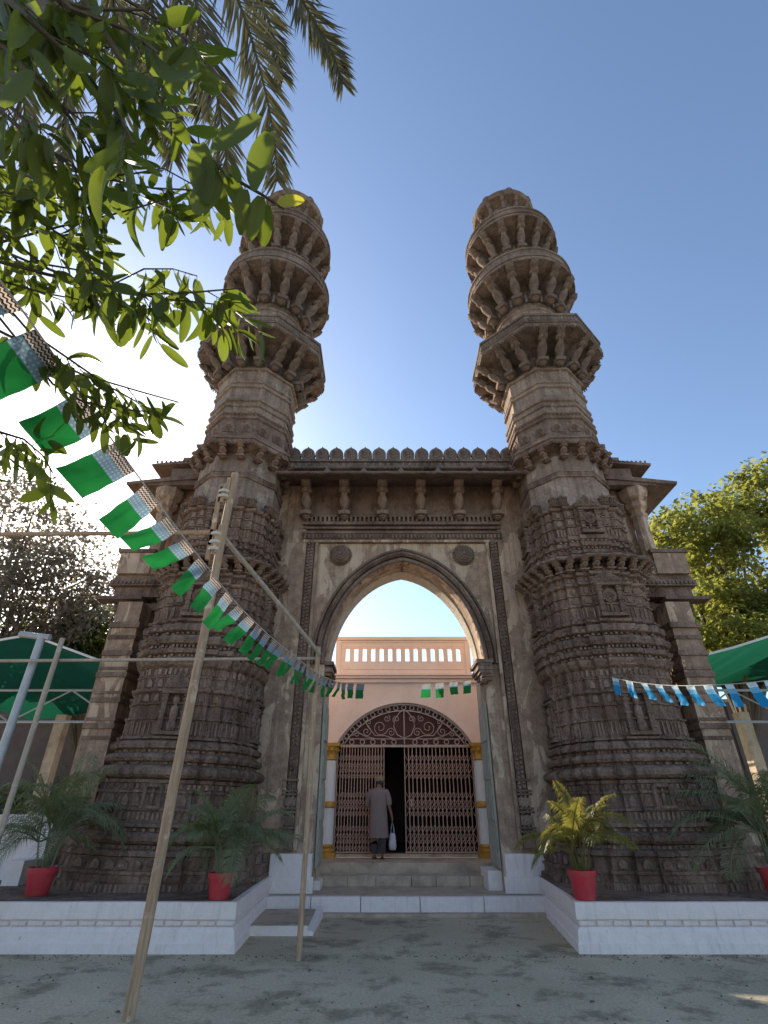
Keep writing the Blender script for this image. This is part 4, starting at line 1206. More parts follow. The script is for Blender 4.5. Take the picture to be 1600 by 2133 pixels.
def tent(label, front, depth_to, drop, truss_y, s):
    p0 = Vector(front[0])
    tr = thing('tent_canopy', (p0.x, p0.y, 0), label, 'canopy', 'green shade canopies beside the gateway')
    mb = MB()
    nx, ny = len(front), 8
    rr = []
    fine = []
    for i in range(len(front) - 1):
        for k in range(6):
            fine.append(Vector(front[i]).lerp(Vector(front[i + 1]), k / 6))
    fine.append(Vector(front[-1]))
    for j in range(ny + 1):
        f = j / ny
        row = []
        for i, q in enumerate(fine):
            p = Vector((q.x, q.y + (depth_to - q.y) * f, q.z - drop * f - .18 * math.sin(math.pi * f) * (.6 + .4 * math.sin(i * 1.3))))
            row.append(tuple(p - Vector((p0.x, p0.y, 0))))
        rr.append(row)
    mb.rings(rr, False, False, None, 0.02, closed=False)
    mb.build('canopy_cloth', M['net'], tr, 60)
    ed = MB().tube([Vector(q) - Vector((p0.x, p0.y, 0)) + Vector((0, 0, .02)) for q in fine], .03, 6)
    ed.build('edge_rope', M['cream'], tr)
    # lattice girder
    xa, xb = min(q[0] for q in front), max(q[0] for q in front)
    for yy, zt, zb in ((truss_y, 4.35, 3.55),):
        for z in (zt, zb):
            MB().tube([(xa - p0.x, yy - p0.y, z), (xb - p0.x, yy - p0.y, z)], .035, 6).build('girder_rail', M['steel'], tr)
        n = max(3, int((xb - xa) / 1.2))
        for i in range(n):
            x0_ = xa + (xb - xa) * i / n; x1_ = xa + (xb - xa) * (i + 1) / n
            MB().tube([(x0_ - p0.x, yy - p0.y, zt if i % 2 else zb), (x1_ - p0.x, yy - p0.y, zb if i % 2 else zt)], .022, 5).build('girder_strut', M['steel'], tr)
    for xx in ((xa + .3, xb - .3) if s > 0 else (xa + .2, xb - .4)):
        MB().tube([(xx - p0.x, truss_y - p0.y, 0), (xx - p0.x, truss_y - p0.y, 4.4)], .06, 8).build('post', M['steel'], tr)
        MB().tube([(xx - p0.x, truss_y - p0.y, 4.35), (xx - p0.x, depth_to - p0.y, 4.2)], .035, 6).build('rafter', M['steel'], tr)
    return tr
tent('dark green net canopy on steel trusses left of the gateway', [at(-260, 1372, 13.0), at(-60, 1345, 13.0), at(62, 1324, 13.0), at(214, 1380, 13.0)], 20, .5, 14.5, -1)
tent('dark green net canopy on steel trusses right of the gateway', [at(1462, 1368, 13.0), at(1530, 1350, 13.0), at(1600, 1328, 13.0), at(1760, 1290, 13.0), at(1900, 1300, 13.0)], 20, .3, 14.5, 1)

def tree(name, label, base, trunk_h, crown, n_clump, per, leaf, mat, group=None, limbs=10, seed=1, clump_r=.7, droop=.3, lift=.25):
    """crown: list of (centre, radii)"""
    r_ = random.Random(seed)
    t_ = thing(name, base, label, 'tree', group)
    B_ = Vector(base)
    top = Vector((0, 0, trunk_h))
    cb = MB().tube([(0, 0, -.1), (.05, .03, trunk_h * .4), (.0, -.05, trunk_h * .8), top], [.34, .26, .2, .16], 10, None, .08)
    centres = []
    for i in range(n_clump):
        c, rad = crown[i % len(crown)]
        while True:
            q = Vector((r_.uniform(-1, 1), r_.uniform(-1, 1), r_.uniform(-1, 1)))
            if .25 < q.length < 1: break
        q = q.normalized() * (q.length ** .6)
        centres.append(Vector(c) - B_ + Vector((q.x * rad[0], q.y * rad[1], q.z * rad[2])))
    for i in range(limbs):
        c = centres[(i * 7) % len(centres)]
        m = top.lerp(c, .5) + Vector((r_.uniform(-.3, .3), r_.uniform(-.3, .3), r_.uniform(0, .5)))
        cb.tube([top * .8, top.lerp(m, .5), m, m.lerp(c, .6), c], [.12, .09, .06, .035, .015], 6)
        for k in range(4):
            d = centres[(i * 7 + k * 3 + 1) % len(centres)]
            if (d - m).length < 3.2:
                cb.tube([m, m.lerp(d, .5) + Vector((0, 0, .2)), d], [.04, .025, .01], 5)
    cb.build('trunk', M['bark'], t_)
    cm = MB()
    vs, fs = [], []
    for c in centres:
        rr = clump_r * r_.uniform(.6, 1.3)
        for k in range(per):
            while True:
                q = Vector((r_.uniform(-1, 1), r_.uniform(-1, 1), r_.uniform(-1, 1)))
                if q.length < 1: break
            p = c + Vector((q.x * rr, q.y * rr, q.z * rr * .7))
            d = Vector((r_.uniform(-1, 1), r_.uniform(-1, 1), r_.uniform(-.8, .5) - droop)).normalized()
            sd = d.cross(Vector((r_.uniform(-.6, .6), r_.uniform(-.6, .6), 1))).normalized()
            L = leaf * r_.uniform(.6, 1.3); w = L * .28
            o = len(vs)
            vs += [tuple(p), tuple(p + d * L * .5 + sd * w), tuple(p + d * L), tuple(p + d * L * .5 - sd * w)]
            fs.append((o, o + 1, o + 2, o + 3))
    cm.add(vs, fs)
    cm.build('crown', mat, t_)
    return t_
# right: sunlit neem behind the wing
tree('neem_tree', 'sunlit yellow-green neem tree rising behind the right canopy', (12.8, 19.5, 0), 4.2,
     [(at(1545, 1180, 19), (3.0, 2.6, 3.0)), (at(1450, 1120, 18.5), (1.7, 2, 1.5)), (at(1590, 1040, 19.5), (2.0, 2, 1.5)), (at(1500, 1290, 18.0), (1.9, 2.0, 1.3)), (at(1640, 1150, 19), (2.6, 2.5, 3.2)), (at(1600, 1290, 18.5), (2.2, 2.2, 1.4))],
     330, 95, .24, M['neem'], limbs=34, seed=4, clump_r=.62)
tree('backlit_tree', 'large backlit tree with small dark leaves at the left edge', (-13.6, 18.0, 0), 4.5,
     [(at(20, 1080, 17.5), (2.4, 2.6, 2.4)), (at(90, 1180, 17.0), (2.4, 2.4, 2.0)), (at(30, 1280, 17.2), (3.0, 2.2, 1.5)), (at(130, 1240, 17), (1.5, 2.0, 1.4)), (at(-80, 1150, 17.5), (2.6, 2.5, 3.2))],
     330, 52, .19, M['darktree'], limbs=26, seed=8, clump_r=.8)
tree('leafy_tree', 'small yellowish tree beside the left bay below the backlit tree', (-10.9, 20.5, 0), 3.4,
     [(at(200, 1315, 20), (1.5, 1.6, 1.2)), (at(150, 1345, 20), (1.8, 1.6, 1.0))], 90, 95, .22, M['shrub'], limbs=12, seed=9, clump_r=.6)
def bush(name, label, base, rad, n, seed, mat='shrub'):
    r_ = random.Random(seed)
    b_ = thing(name, base, label, 'shrub')
    st = MB()
    vs, fs = [], []
    for k in range(14):
        a = r_.uniform(0, 6.28); f = r_.uniform(.2, .9)
        st.tube([(0, 0, 0), (math.cos(a) * rad[0] * f * .5, math.sin(a) * rad[1] * f * .5, rad[2] * .8), (math.cos(a) * rad[0] * f, math.sin(a) * rad[1] * f, rad[2] * r_.uniform(1.1, 1.8))], [.04, .03, .01], 5)
    st.build('stem', M['bark'], b_)
    for k in range(n):
        while True:
            q = Vector((r_.uniform(-1, 1), r_.uniform(-1, 1), r_.uniform(-1, 1)))
            if q.length < 1: break
        lump = .75 + .35 * noise.noise(q * 2.4 + Vector(base))
        p = Vector((q.x * rad[0], q.y * rad[1], rad[2] + q.z * rad[2])) * lump
        d = Vector((r_.uniform(-1, 1), r_.uniform(-1, 1), r_.uniform(-.8, .5))).normalized()
        sd = d.cross(Vector((r_.uniform(-.5, .5), r_.uniform(-.5, .5), 1))).normalized()
        L = r_.uniform(.14, .3)
        o = len(vs)
        vs += [tuple(p), tuple(p + d * L * .5 + sd * L * .25), tuple(p + d * L), tuple(p + d * L * .5 - sd * L * .25)]
        fs.append((o, o + 1, o + 2, o + 3))
    MB().add(vs, fs).build('foliage', M[mat], b_)
bush('shrub', 'dark green shrub mass under the left canopy', (-11.5, 20, 0), (2.8, 1.5, 1.5), 7000, 1, 'areca')
bush('shrub', 'yellow-green bush behind the left corner pilaster', (-7.9, 16.5, 0), (1.3, 1.0, 1.25), 3500, 2)
bush('shrub', 'dusty shrub beyond the right corner pilaster under the canopy', (9.2, 17.5, 0), (1.6, 1.2, 1.35), 4500, 3)
bush('shrub', 'dark shrub at the right edge under the canopy', (12.6, 18.5, 0), (2.4, 1.4, 1.5), 5000, 5, 'areca')

for (px, Y, lab) in ((1568, 16.0, 'pale square concrete pillar under the right canopy'), (112, 16.5, 'pale square concrete pillar under the left canopy')):
    q = at(px, 1565, Y)
    cp = thing('concrete_pillar', (q.x, Y, 0), lab, 'pillar')
    MB().bbox((-.15, -.15, 0), (.15, .15, 4.0)).build('shaft', M['concrete'], cp)
    MB().bbox((-.2, -.2, -.01), (.2, .2, .25)).build('base', M['concrete'], cp)
# a torn scrap of ribbon caught on the bunting string
sc = thing('torn_ribbon', atd(243, 930, 2.53), 'small torn scrap of pale ribbon caught on the green bunting string', 'ribbon')
for dx, dz, w_ in ((-.05, -.055, .014), (.025, -.05, .010), (-.015, -.03, .012)):
    mb = MB()
    pts_ = [Vector((0, 0, .012)), Vector((dx * .4, .01, dz * .3)), Vector((dx * .8, -.008, dz * .75)), Vector((dx, .004, dz))]
    vs_ = []
    for k_, p_ in enumerate(pts_):
        ww_ = w_ * (1 - .25 * k_) * .5
        vs_ += [tuple(p_ + Vector((-ww_, 0, ww_ * .5))), tuple(p_ + Vector((ww_, .003, -ww_ * .5)))]
    mb.add(vs_, [(0, 1, 3, 2), (2, 3, 5, 4), (4, 5, 7, 6)])
    mb.build('strip', M['string'], sc, 180)
# ------------------------------------------------------------------ wooden scaffold poles
def beam(name, label, pts, rad, mat, group='rough wooden poles of the bunting frame', n=10, square=False, extra=None):
    p0 = Vector(pts[0])
    b_ = thing(name, p0, label, 'pole', group)
    fine = []
    for i in range(len(pts) - 1):
        for k in range(10):
            fine.append(Vector(pts[i]).lerp(Vector(pts[i + 1]), k / 10))
    fine.append(Vector(pts[-1]))
    r2 = [rad * (1 + .05 * noise.noise(q * 2.0)) for q in fine]
    sh = [q - p0 + Vector((noise.noise(q * .9), noise.noise(q * .9 + Vector((7, 0, 0))), 0)) * rad * .25 for q in fine]
    MB().tube(sh, r2, 4 if square else n).build('shaft', mat, b_, 40 if not square else None)
    if extra: extra(b_, p0)
    return b_
pA = (-2.21, 6.04)
def spl(b_, p0):
    for dx, z0, z1, w in ((-.055, 4.55, 5.45, .05), (.05, 4.45, 4.85, .055), (-.06, 4.35, 4.78, .045), (.045, 5.25, 5.6, .05), (-.02, 5.2, 5.5, .07)):
        MB().box((dx, -.03, (z0 + z1) / 2), (w, .05, z1 - z0)).build('splice_batten', M['wood'], b_)
    for z in (4.5, 4.6, 4.72, 5.3, 5.38):
        MB().lathe([(z - .02, .085), (z, .092), (z + .02, .085)], 10).build('rope_lashing', M['string'], b_)
beam('wooden_pole', 'tall weathered wooden pole in front of the left minaret, running out at the bottom edge', [(pA[0], pA[1], 0), (pA[0] + .10, pA[1], 5.70)], .051, M['wood'], extra=spl)
beam('wooden_pole', 'slim wooden pole standing on the yard left of the steps', [(-1.03, 8.05, 0), (-1.03, 8.05, 3.78)], .036, M['wood'])
beam('diagonal_brace', 'slanting bamboo brace from the tall pole down to the slim pole', [(pA[0] + .05, 6.0, 4.74), (-1.0, 8.0, 3.66)], .031, M['bamboo'])
beam('cross_pole', 'upper level pole running left from the tall wooden pole', [(pA[0] + .05, 6.12, 4.80), (-7.0, 6.12, 4.76)], .032, M['wood'])
beam('cross_pole', 'lower level pole from the slim pole across the left minaret', [(-1.0, 8.12, 3.62), (-9.0, 8.12, 3.56)], .025, M['bamboo'])
beam('bamboo_pole', 'thin upright bamboo crossing the lower level pole at the left', [(-5.12, 8.05, 0), (-5.1, 8.05, 3.92)], .04, M['bamboo'])
beam('steel_post', 'thick pale post at the left edge with a short crossbar on top', [(-5.62, 8.3, 0), (-5.60, 8.3, 4.05)], .062, M['steel'],
     extra=lambda b_, p0: MB().tube([(-.35, 0, 4.06), (.16, 0, 4.0)], .05, 8).build('crossbar', M['steel'], b_))

# ------------------------------------------------------------------ bunting
def bunting(name, label, path, n_sub, spacing, mat, hang, skip, L=.30, W=.2, first=0.0):
    p0 = Vector(path[0])
    b_ = thing(name, p0, label, 'bunting', 'strings of little flags')
    # smooth path by Catmull-Rom
    P = [Vector(p) for p in path]
    pts = []
    for i in range(len(P) - 1):
        a, b, c, d = P[max(i - 1, 0)], P[i], P[i + 1], P[min(i + 2, len(P) - 1)]
        for k in range(n_sub):
            f = k / n_sub
            pts.append(.5 * ((2 * b) + (c - a) * f + (2 * a - 5 * b + 4 * c - d) * f * f + (3 * b - a - 3 * c + d) * f ** 3))
    pts.append(P[-1])
    MB().tube([q - p0 for q in pts], .0045, 5).build('string', M['string'], b_)
    cum = [0]
    for i in range(1, len(pts)): cum.append(cum[-1] + (pts[i] - pts[i - 1]).length)
    def pos(s_):
        for i in range(1, len(pts)):
            if cum[i] >= s_:
                f = (s_ - cum[i - 1]) / max(1e-6, cum[i] - cum[i - 1])
                return pts[i - 1].lerp(pts[i], f)
        return pts[-1]
    s_ = first
    tot = cum[-1]
    while s_ + W < tot:
        f = s_ / tot
        if not skip(f):
            a, b = pos(s_), pos(s_ + W * rnd.uniform(.9, 1.05))
            hd = hang(f)
            hd = (Vector(hd) + Vector((rnd.uniform(-.09, .09), rnd.uniform(-.15, .15), rnd.uniform(-.05, .05)))).normalized()
            nrm = (b - a).cross(hd).normalized()
            Lr = L * rnd.uniform(.93, 1.05)
            fl = MB(); fl.uv = []
            NU, NV = 9, 13
            ph = rnd.uniform(0, 6)
            curl = rnd.uniform(-.05, .07)
            vs, fs = [], []
            pinch = rnd.uniform(-.06, .06)
            for j in range(NV + 1):
                v = j / NV
                for i in range(NU + 1):
                    u = i / NU
                    wv = (.010 * math.sin(u * 5 + ph + v * 2) + curl * .7 * v * v + .014 * math.sin(v * 3.3 + ph) * v + .020 * noise.noise(Vector((u * 3.1 + ph, v * 4.3, ph))) * (.3 + v))
                    q = a.lerp(b, .5 + (u - .5) * (1 - pinch * v)) + hd * (Lr * v) + nrm * wv
                    vs.append(tuple(q - p0)); fl.uv.append((u, v))
            for j in range(NV):
                for i in range(NU):
                    k = j * (NU + 1) + i
                    fs.append((k, k + 1, k + NU + 2, k + NU + 1))
            fl.add(vs, fs)
            fl.build('flag', mat, b_, 180)
        s_ += spacing * rnd.uniform(.88, 1.1)
    return b_, pts
def hang_g(f):
    w = max(0.0, 1.0 - f * 1.25)
    return (-.80 * w - .08, -.20 * w, -.80 - .2 * (1 - w))
bunting('flag_bunting', 'long string of green flags slanting from upper left down to the arch',
        [atd(-150, 330, 1.6), atd(-30, 540, 1.9), atd(78, 690, 2.15), atd(235, 918, 2.55), atd(335, 1055, 3.0), atd(425, 1172, 3.7), atd(515, 1280, 4.7), atd(605, 1360, 6.1), atd(680, 1412, 8.3), atd(742, 1424, 9.9), atd(885, 1424, 10.6), atd(985, 1416, 11.0)],
        14, .31, M['flag'], hang_g, lambda f: .80 < f < .885, L=.29, W=.21, first=.05)
bunting('flag_bunting', 'short string of blue flags hanging before the right minaret',
        [atd(1273, 1411, 9.1), atd(1330, 1422, 8.4), atd(1400, 1428, 7.6), atd(1480, 1427, 6.8), atd(1560, 1422, 6.1), atd(1650, 1410, 5.4), atd(1780, 1385, 4.7)],
        14, .40, M['bflag'], lambda f: (.14 + .08 * f, -.05, -1), lambda f: False, L=.28, W=.18, first=.03)

# ------------------------------------------------------------------ potted palms
def frond(mb, base, d0, length, droop, nl, leafl, r_, w=.018, curl=0.6):
    """pinnate leaf: rachis arching from base along d0, leaflets both sides"""
    p = Vector(base); d = Vector(d0).normalized()
    pts = [p.copy()]
    N = 12
    for i in range(N):
        d = (d + Vector((0, 0, -droop / N * (0.6 + i / N)))).normalized()
        p = p + d * (length / N)
        pts.append(p.copy())
    mb.tube(pts, [.011 * (1 - .8 * i / N) + .002 for i in range(N + 1)], 5)
    vs, fs = [], []
    for i in range(nl):
        f = .22 + .78 * i / (nl - 1)
        x = f * N; k = min(int(x), N - 1)
        q = pts[k].lerp(pts[k + 1], x - k)
        t_ = (pts[k + 1] - pts[k]).normalized()
        sd = t_.cross(Vector((0, 0, 1)))
        if sd.length < .1: sd = Vector((1, 0, 0))
        sd.normalize()
        up = sd.cross(t_).normalized()
        ll = leafl * math.sin(math.pi * min(1, .18 + .78 * f)) ** .6 * r_.uniform(.85, 1.12)
        for s in (-1, 1):
            dl = (sd * s * .85 + t_ * .6 + up * .28 * r_.uniform(.5, 1.3)).normalized()
            a = q; m = q + dl * ll * .5; e = q + dl * ll * .92 + Vector((0, 0, -ll * curl * r_.uniform(.3, .8)))
            wd = t_ * w
            o = len(vs)
            vs += [tuple(a - wd * .4), tuple(a + wd * .4), tuple(m + wd), tuple(m - wd), tuple(e)]
            fs += [(o, o + 1, o + 2, o + 3), (o + 3, o + 2, o + 4)]
    mb.add(vs, fs)
def potted_palm(label, loc, height, spread, nfr, seed, mat, pot_h=.33, pot_r=.19):
    r_ = random.Random(seed)
    t_ = thing('potted_palm', loc, label, 'potted palm', 'areca palms in red pots on the plinths')
    pt = MB().lathe([(0, pot_r * .72), (.01, pot_r * .76), (pot_h * .8, pot_r * .96), (pot_h * .8 + .002, pot_r * 1.05), (pot_h, pot_r * 1.08), (pot_h + .002, pot_r * .98), (pot_h - .05, pot_r * .93)], 24, cap1=False)
    pt.build('pot', M['pot'], t_, 40)
    MB().lathe([(pot_h - .06, pot_r * .94), (pot_h - .05, pot_r * .5), (pot_h - .03, .02)], 18).build('soil', M['soil'], t_)
    st = MB()
    bases = []
    for i in range(7):
        a = r_.uniform(0, 6.28); rr = r_.uniform(0, pot_r * .6)
        b0 = Vector((rr * math.cos(a), rr * math.sin(a), pot_h - .06))
        b1 = b0 + Vector((math.cos(a) * .08, math.sin(a) * .08, height * r_.uniform(.22, .42)))
        st.tube([b0, b0.lerp(b1, .5) + Vector((0, 0, .02)), b1], [.016, .013, .009], 6)
        bases.append((b1, a))
    st.build('stem', mat, t_)
    for i in range(nfr):
        b1, a = bases[i % len(bases)]
        a2 = 2.399 * i + r_.uniform(-.4, .4)
        el = r_.uniform(.25, 1.3)
        d = Vector((math.cos(a2) * math.cos(el) * spread, math.sin(a2) * math.cos(el) * spread, math.sin(el)))
        mb = MB()
        frond(mb, b1, d, height * r_.uniform(.5, .8), r_.uniform(.7, 1.9), 38, height * .22, r_, .0072, .8)
        mb.build('frond', mat, t_)
    return t_
potted_palm('bushy dark palm in a red pot at the far left of the left plinth', (-4.92, 8.99, .521), 1.55, 1.0, 31, 1, M['areca'])
potted_palm('wide dark palm in a red pot on the inner corner of the left plinth', (-2.24, 8.62, .521), 1.35, 1.3, 27, 2, M['areca'], .30, .165)
potted_palm('yellowish sunlit palm in a red pot on the inner corner of the right plinth', (2.72, 8.6, .521), 1.15, .95, 26, 3, M['areca_y'], .33, .18)
potted_palm('dark palm in a red pot cut off by the right edge', (5.52, 8.85, .521), 1.8, 1.1, 33, 4, M['areca'])

# ------------------------------------------------------------------ man at the door
mx, my, mz = -.13, 13.86, .592
man = thing('person', (mx, my, mz), 'person in a long grey kurta and cap seen from behind at the folding gate', 'person')
def skin_mesh(name, verts, edges, radii, mat, parent, sub=1, root=0):
    me = bpy.data.meshes.new(name)
    me.from_pydata(verts, edges, [])
    me.materials.append(mat)
    o = bpy.data.objects.new(name, me); COL.objects.link(o); o.parent = parent
    sk = o.modifiers.new('skin', 'SKIN')
    if not me.skin_vertices: me.attributes.new('skin_tmp', 'FLOAT', 'POINT')
    lay = me.skin_vertices[0].data if len(me.skin_vertices) else None
    if lay is None:
        bpy.context.view_layer.objects.active = o
        bpy.ops.mesh.customdata_skin_add()
        lay = me.skin_vertices[0].data
    for i, r_ in enumerate(radii):
        lay[i].radius = (r_, r_) if not isinstance(r_, tuple) else r_
        lay[i].use_root = (i == root)
    sk.use_smooth_shade = True
    ss = o.modifiers.new('sub', 'SUBSURF'); ss.levels = sub; ss.render_levels = sub
    return o
V, E, RD = [], [], []
def vtx(p, r_, link=None):
    V.append(p); RD.append(r_)
    if link is not None: E.append((link, len(V) - 1))
    return len(V) - 1
pel = vtx((0, 0, .88), .125)
wa = vtx((0, .01, 1.02), .12, pel)
ch = vtx((0, .02, 1.22), .14, wa)
nk0 = vtx((0.0, .03, 1.37), .07, ch)
nk = vtx((.01, .05, 1.43), .052, nk0)
h0 = vtx((.02, .07, 1.50), .075, nk)
h1 = vtx((.03, .08, 1.56), .085, h0)
h2 = vtx((.03, .08, 1.63), .06, h1)
nose = vtx((.03, .175, 1.535), .016, h0)
for s in (-1, 1):
    vtx((.03 + s * .085, .07, 1.54), .018, h1)              # ears
def arm(s, pts, fing_dir):
    i = vtx((s * .16, .02, 1.33), .06, ch)
    for p, r_ in pts: i = vtx(p, r_, i)
    hp = Vector(V[i])
    pl = vtx(tuple(hp + Vector(fing_dir) * .05), .026, i)
    for k, (off, L) in enumerate(((-.024, .062), (-.008, .072), (.008, .068), (.024, .055))):
        b0 = Vector(V[pl]) + Vector((0, off, 0)) + Vector(fing_dir) * .035
        a = vtx(tuple(b0), .009, pl)
        b = vtx(tuple(b0 + Vector(fing_dir) * L * .5 + Vector((-s * .008, 0, 0))), .008, a)
        vtx(tuple(b0 + Vector(fing_dir) * L * .62 + Vector((-s * .03, 0, .012))), .007, b)
    th = vtx(tuple(hp + Vector(fing_dir) * .03 + Vector((0, .03, 0))), .010, i)
    vtx(tuple(hp + Vector(fing_dir) * .065 + Vector((-s * .015, .038, 0))), .008, th)
    return hp
hand_r = arm(1, [((.22, .0, 1.20), .05), ((.245, -.01, 1.04), .042), ((.29, .02, .90), .035), ((.315, .05, .80), .028)], (.1, .02, -1))
arm(-1, [((-.23, .05, 1.20), .05), ((-.25, .12, 1.06), .042), ((-.20, .26, 1.10), .034), ((-.16, .34, 1.14), .027)], (.3, .9, .1))
for s, yk in ((-1, .05), (1, -.04)):
    i = vtx((s * .085, 0, .80), .095, pel)
    i = vtx((s * .09, yk + .02, .48), .062, i)
    i = vtx((s * .09, yk - .02, .26), .055, i)
    i = vtx((s * .085, yk - .03, .09), .038, i)
    i = vtx((s * .085, yk - .05, .04), .034, i)
    j = vtx((s * .095, yk + .07, .03), .032, i)
    vtx((s * .10, yk + .15, .022), .022, j)
skin_mesh('body', V, E, RD, M['skin'], man, 1, 0)
def garment(name, rows, mat, n=20, amp=.01):
    rr = []
    for (z, cx, cy, rx, ry, fold) in rows:
        rr.append([(cx + rx * math.cos(2 * math.pi * i / n) * (1 + fold * math.sin(i * 2.5 + z * 3)), cy + ry * math.sin(2 * math.pi * i / n) * (1 + fold * math.cos(i * 1.9)), z) for i in range(n)])
    return MB().rings(rr, False, False).build(name, mat, man, 180)
garment('kurta', [(1.415, 0, .035, .062, .062, 0), (1.395, 0, .03, .12, .09, 0), (1.36, 0, .02, .185, .115, 0), (1.30, 0, .015, .205, .135, .01), (1.20, 0, .01, .195, .15, .01), (1.05, .0, .005, .19, .15, .02), (.92, 0, .0, .195, .16, .03), (.75, 0, 0, .205, .17, .04), (.55, .005, 0, .21, .18, .05), (.40, .01, 0, .215, .185, .06)], M['kurta'], 28)
slv = MB()
slv.tube([(.15, .02, 1.345), (.205, .01, 1.26), (.235, 0, 1.16), (.25, -.01, 1.05)], [.075, .078, .072, .066], 12)
slv.tube([(-.15, .02, 1.345), (-.215, .035, 1.26), (-.24, .07, 1.16), (-.255, .12, 1.05)], [.075, .078, .072, .066], 12)
slv.build('sleeves', M['kurta'], man, 60)
tz = MB()
for s, yk in ((-1, .05), (1, -.04)):
    tz.tube([(s * .09, 0, .78), (s * .09, yk + .01, .5), (s * .09, yk - .02, .28), (s * .087, yk - .03, .10)], [.115, .095, .085, .078], 12)
tz.build('trousers', M['trouser'], man, 60)
MB().lathe([(1.545, .098), (1.56, .102), (1.61, .098), (1.65, .075), (1.665, .03)], 20, (.03, .08, 0)).build('cap', M['cap'], man, 60)
hb = MB().lathe([(1.46, .055), (1.49, .082), (1.53, .093), (1.548, .094)], 18, (.03, .068, 0), cap0=False, cap1=False)
hb.build('hair', M['trouser'], man, 60)
sd = MB()
for s, yk in ((-1, .05), (1, -.04)):
    sd.bbox((s * .09 - .05, yk - .09, .0), (s * .09 + .05, yk + .17, .018))
sd.build('sandals', M['maroon'], man)
# bag in his right hand
hx, hy, hz = mx + hand_r.x + .01, my + hand_r.y, mz + hand_r.z - .12
bag = thing('carrier_bag', (hx, hy, hz - .52), 'shiny white plastic carrier bag hanging from the hand of the person', 'bag')
rr = []
for z, rx, ry in ((0.0, .05, .02), (.015, .075, .04), (.10, .082, .055), (.2, .078, .05), (.28, .066, .035), (.33, .045, .02)):
    rr.append([(rx * math.cos(2 * math.pi * i / 18) * (1 + .14 * math.sin(i * 3.1 + z * 20)), ry * math.sin(2 * math.pi * i / 18) * (1 + .2 * math.cos(i * 2.3)), z) for i in range(18)])
MB().rings(rr).build('bag_body', M['bag'], bag, 180)
for s in (-1, 1):
    MB().tube([(s * .035, 0, .31), (s * .03, 0, .42), (s * .008, 0, .53)], [.012, .008, .005], 6).build('handle', M['bag'], bag)

# ------------------------------------------------------------------ overhanging leafy tree (upper left, close to the camera)
lr = random.Random(5)
def leaf_mesh(name, bend, fold, mat, wid=.30):
    vs, fs = [], []
    N = 7
    for i in range(N + 1):
        f = i / N
        w = wid * (math.sin(math.pi * min(1, .06 + .92 * f)) ** .55) * .62
        z = -bend * f * f
        vs += [(-w, f, z + fold * w), (0, f, z), (w, f, z + fold * w)]
    for i in range(N):
        k = i * 3
        fs += [(k, k + 1, k + 4, k + 3), (k + 1, k + 2, k + 5, k + 4)]
    mb = MB().add(vs, fs)
    mb.tube([(0, -.14, .01), (0, 0, 0)], .012, 4)
    return mb.mesh(name, mat, 180)
LEAVES = [leaf_mesh('leaf', .05, .35, M['leaf'], .34), leaf_mesh('leaf', .22, .6, M['leaf'], .30), leaf_mesh('leaf', -.12, .2, M['leaf'], .38), leaf_mesh('leaf', .38, .45, M['leaf'], .27), leaf_mesh('leaf', .5, .9, M['leaf'], .32), leaf_mesh('leaf', -.3, .7, M['leaf'], .25)]
YLEAF = leaf_mesh('leaf', .05, .2, M['yleaf'], .36)
ft = thing('leafy_tree', (-3.4, 1.0, 0), 'close leafy tree with oblong green leaves overhanging the upper left', 'tree')
F0 = Vector((-3.4, 1.0, 0))
MB().tube([(0, 0, 0), (.05, .05, 1.5), (.2, .05, 3.0), (.5, .1, 4.2), (.8, .15, 5.2)], [.2, .17, .14, .11, .07], 10, None, .06).build('trunk', M['bark'], ft)
leaf_list = []
CAMZ = Vector((0, -math.sin(PITCH), math.cos(PITCH)))          # picture up, in the place
VIEW = Vector((0, math.cos(PITCH), math.sin(PITCH)))
def add_leaf(p, L, down, parent, me=None, face=None):
    """down: unit growth direction"""
    d = down.normalized()
    nrm = face if face is not None else Vector((lr.uniform(-1, 1), lr.uniform(-1, .4), lr.uniform(-.4, 1)))
    sd = d.cross(nrm)
    if sd.length < .05: sd = d.cross(Vector((1, 0, 0)))
    sd.normalize(); nn = sd.cross(d).normalized()
    mat4 = Matrix(((sd.x * L, d.x * L, nn.x * L, p.x), (sd.y * L, d.y * L, nn.y * L, p.y), (sd.z * L, d.z * L, nn.z * L, p.z), (0, 0, 0, 1)))
    leaf_list.append((mat4, me or lr.choice(LEAVES), parent))
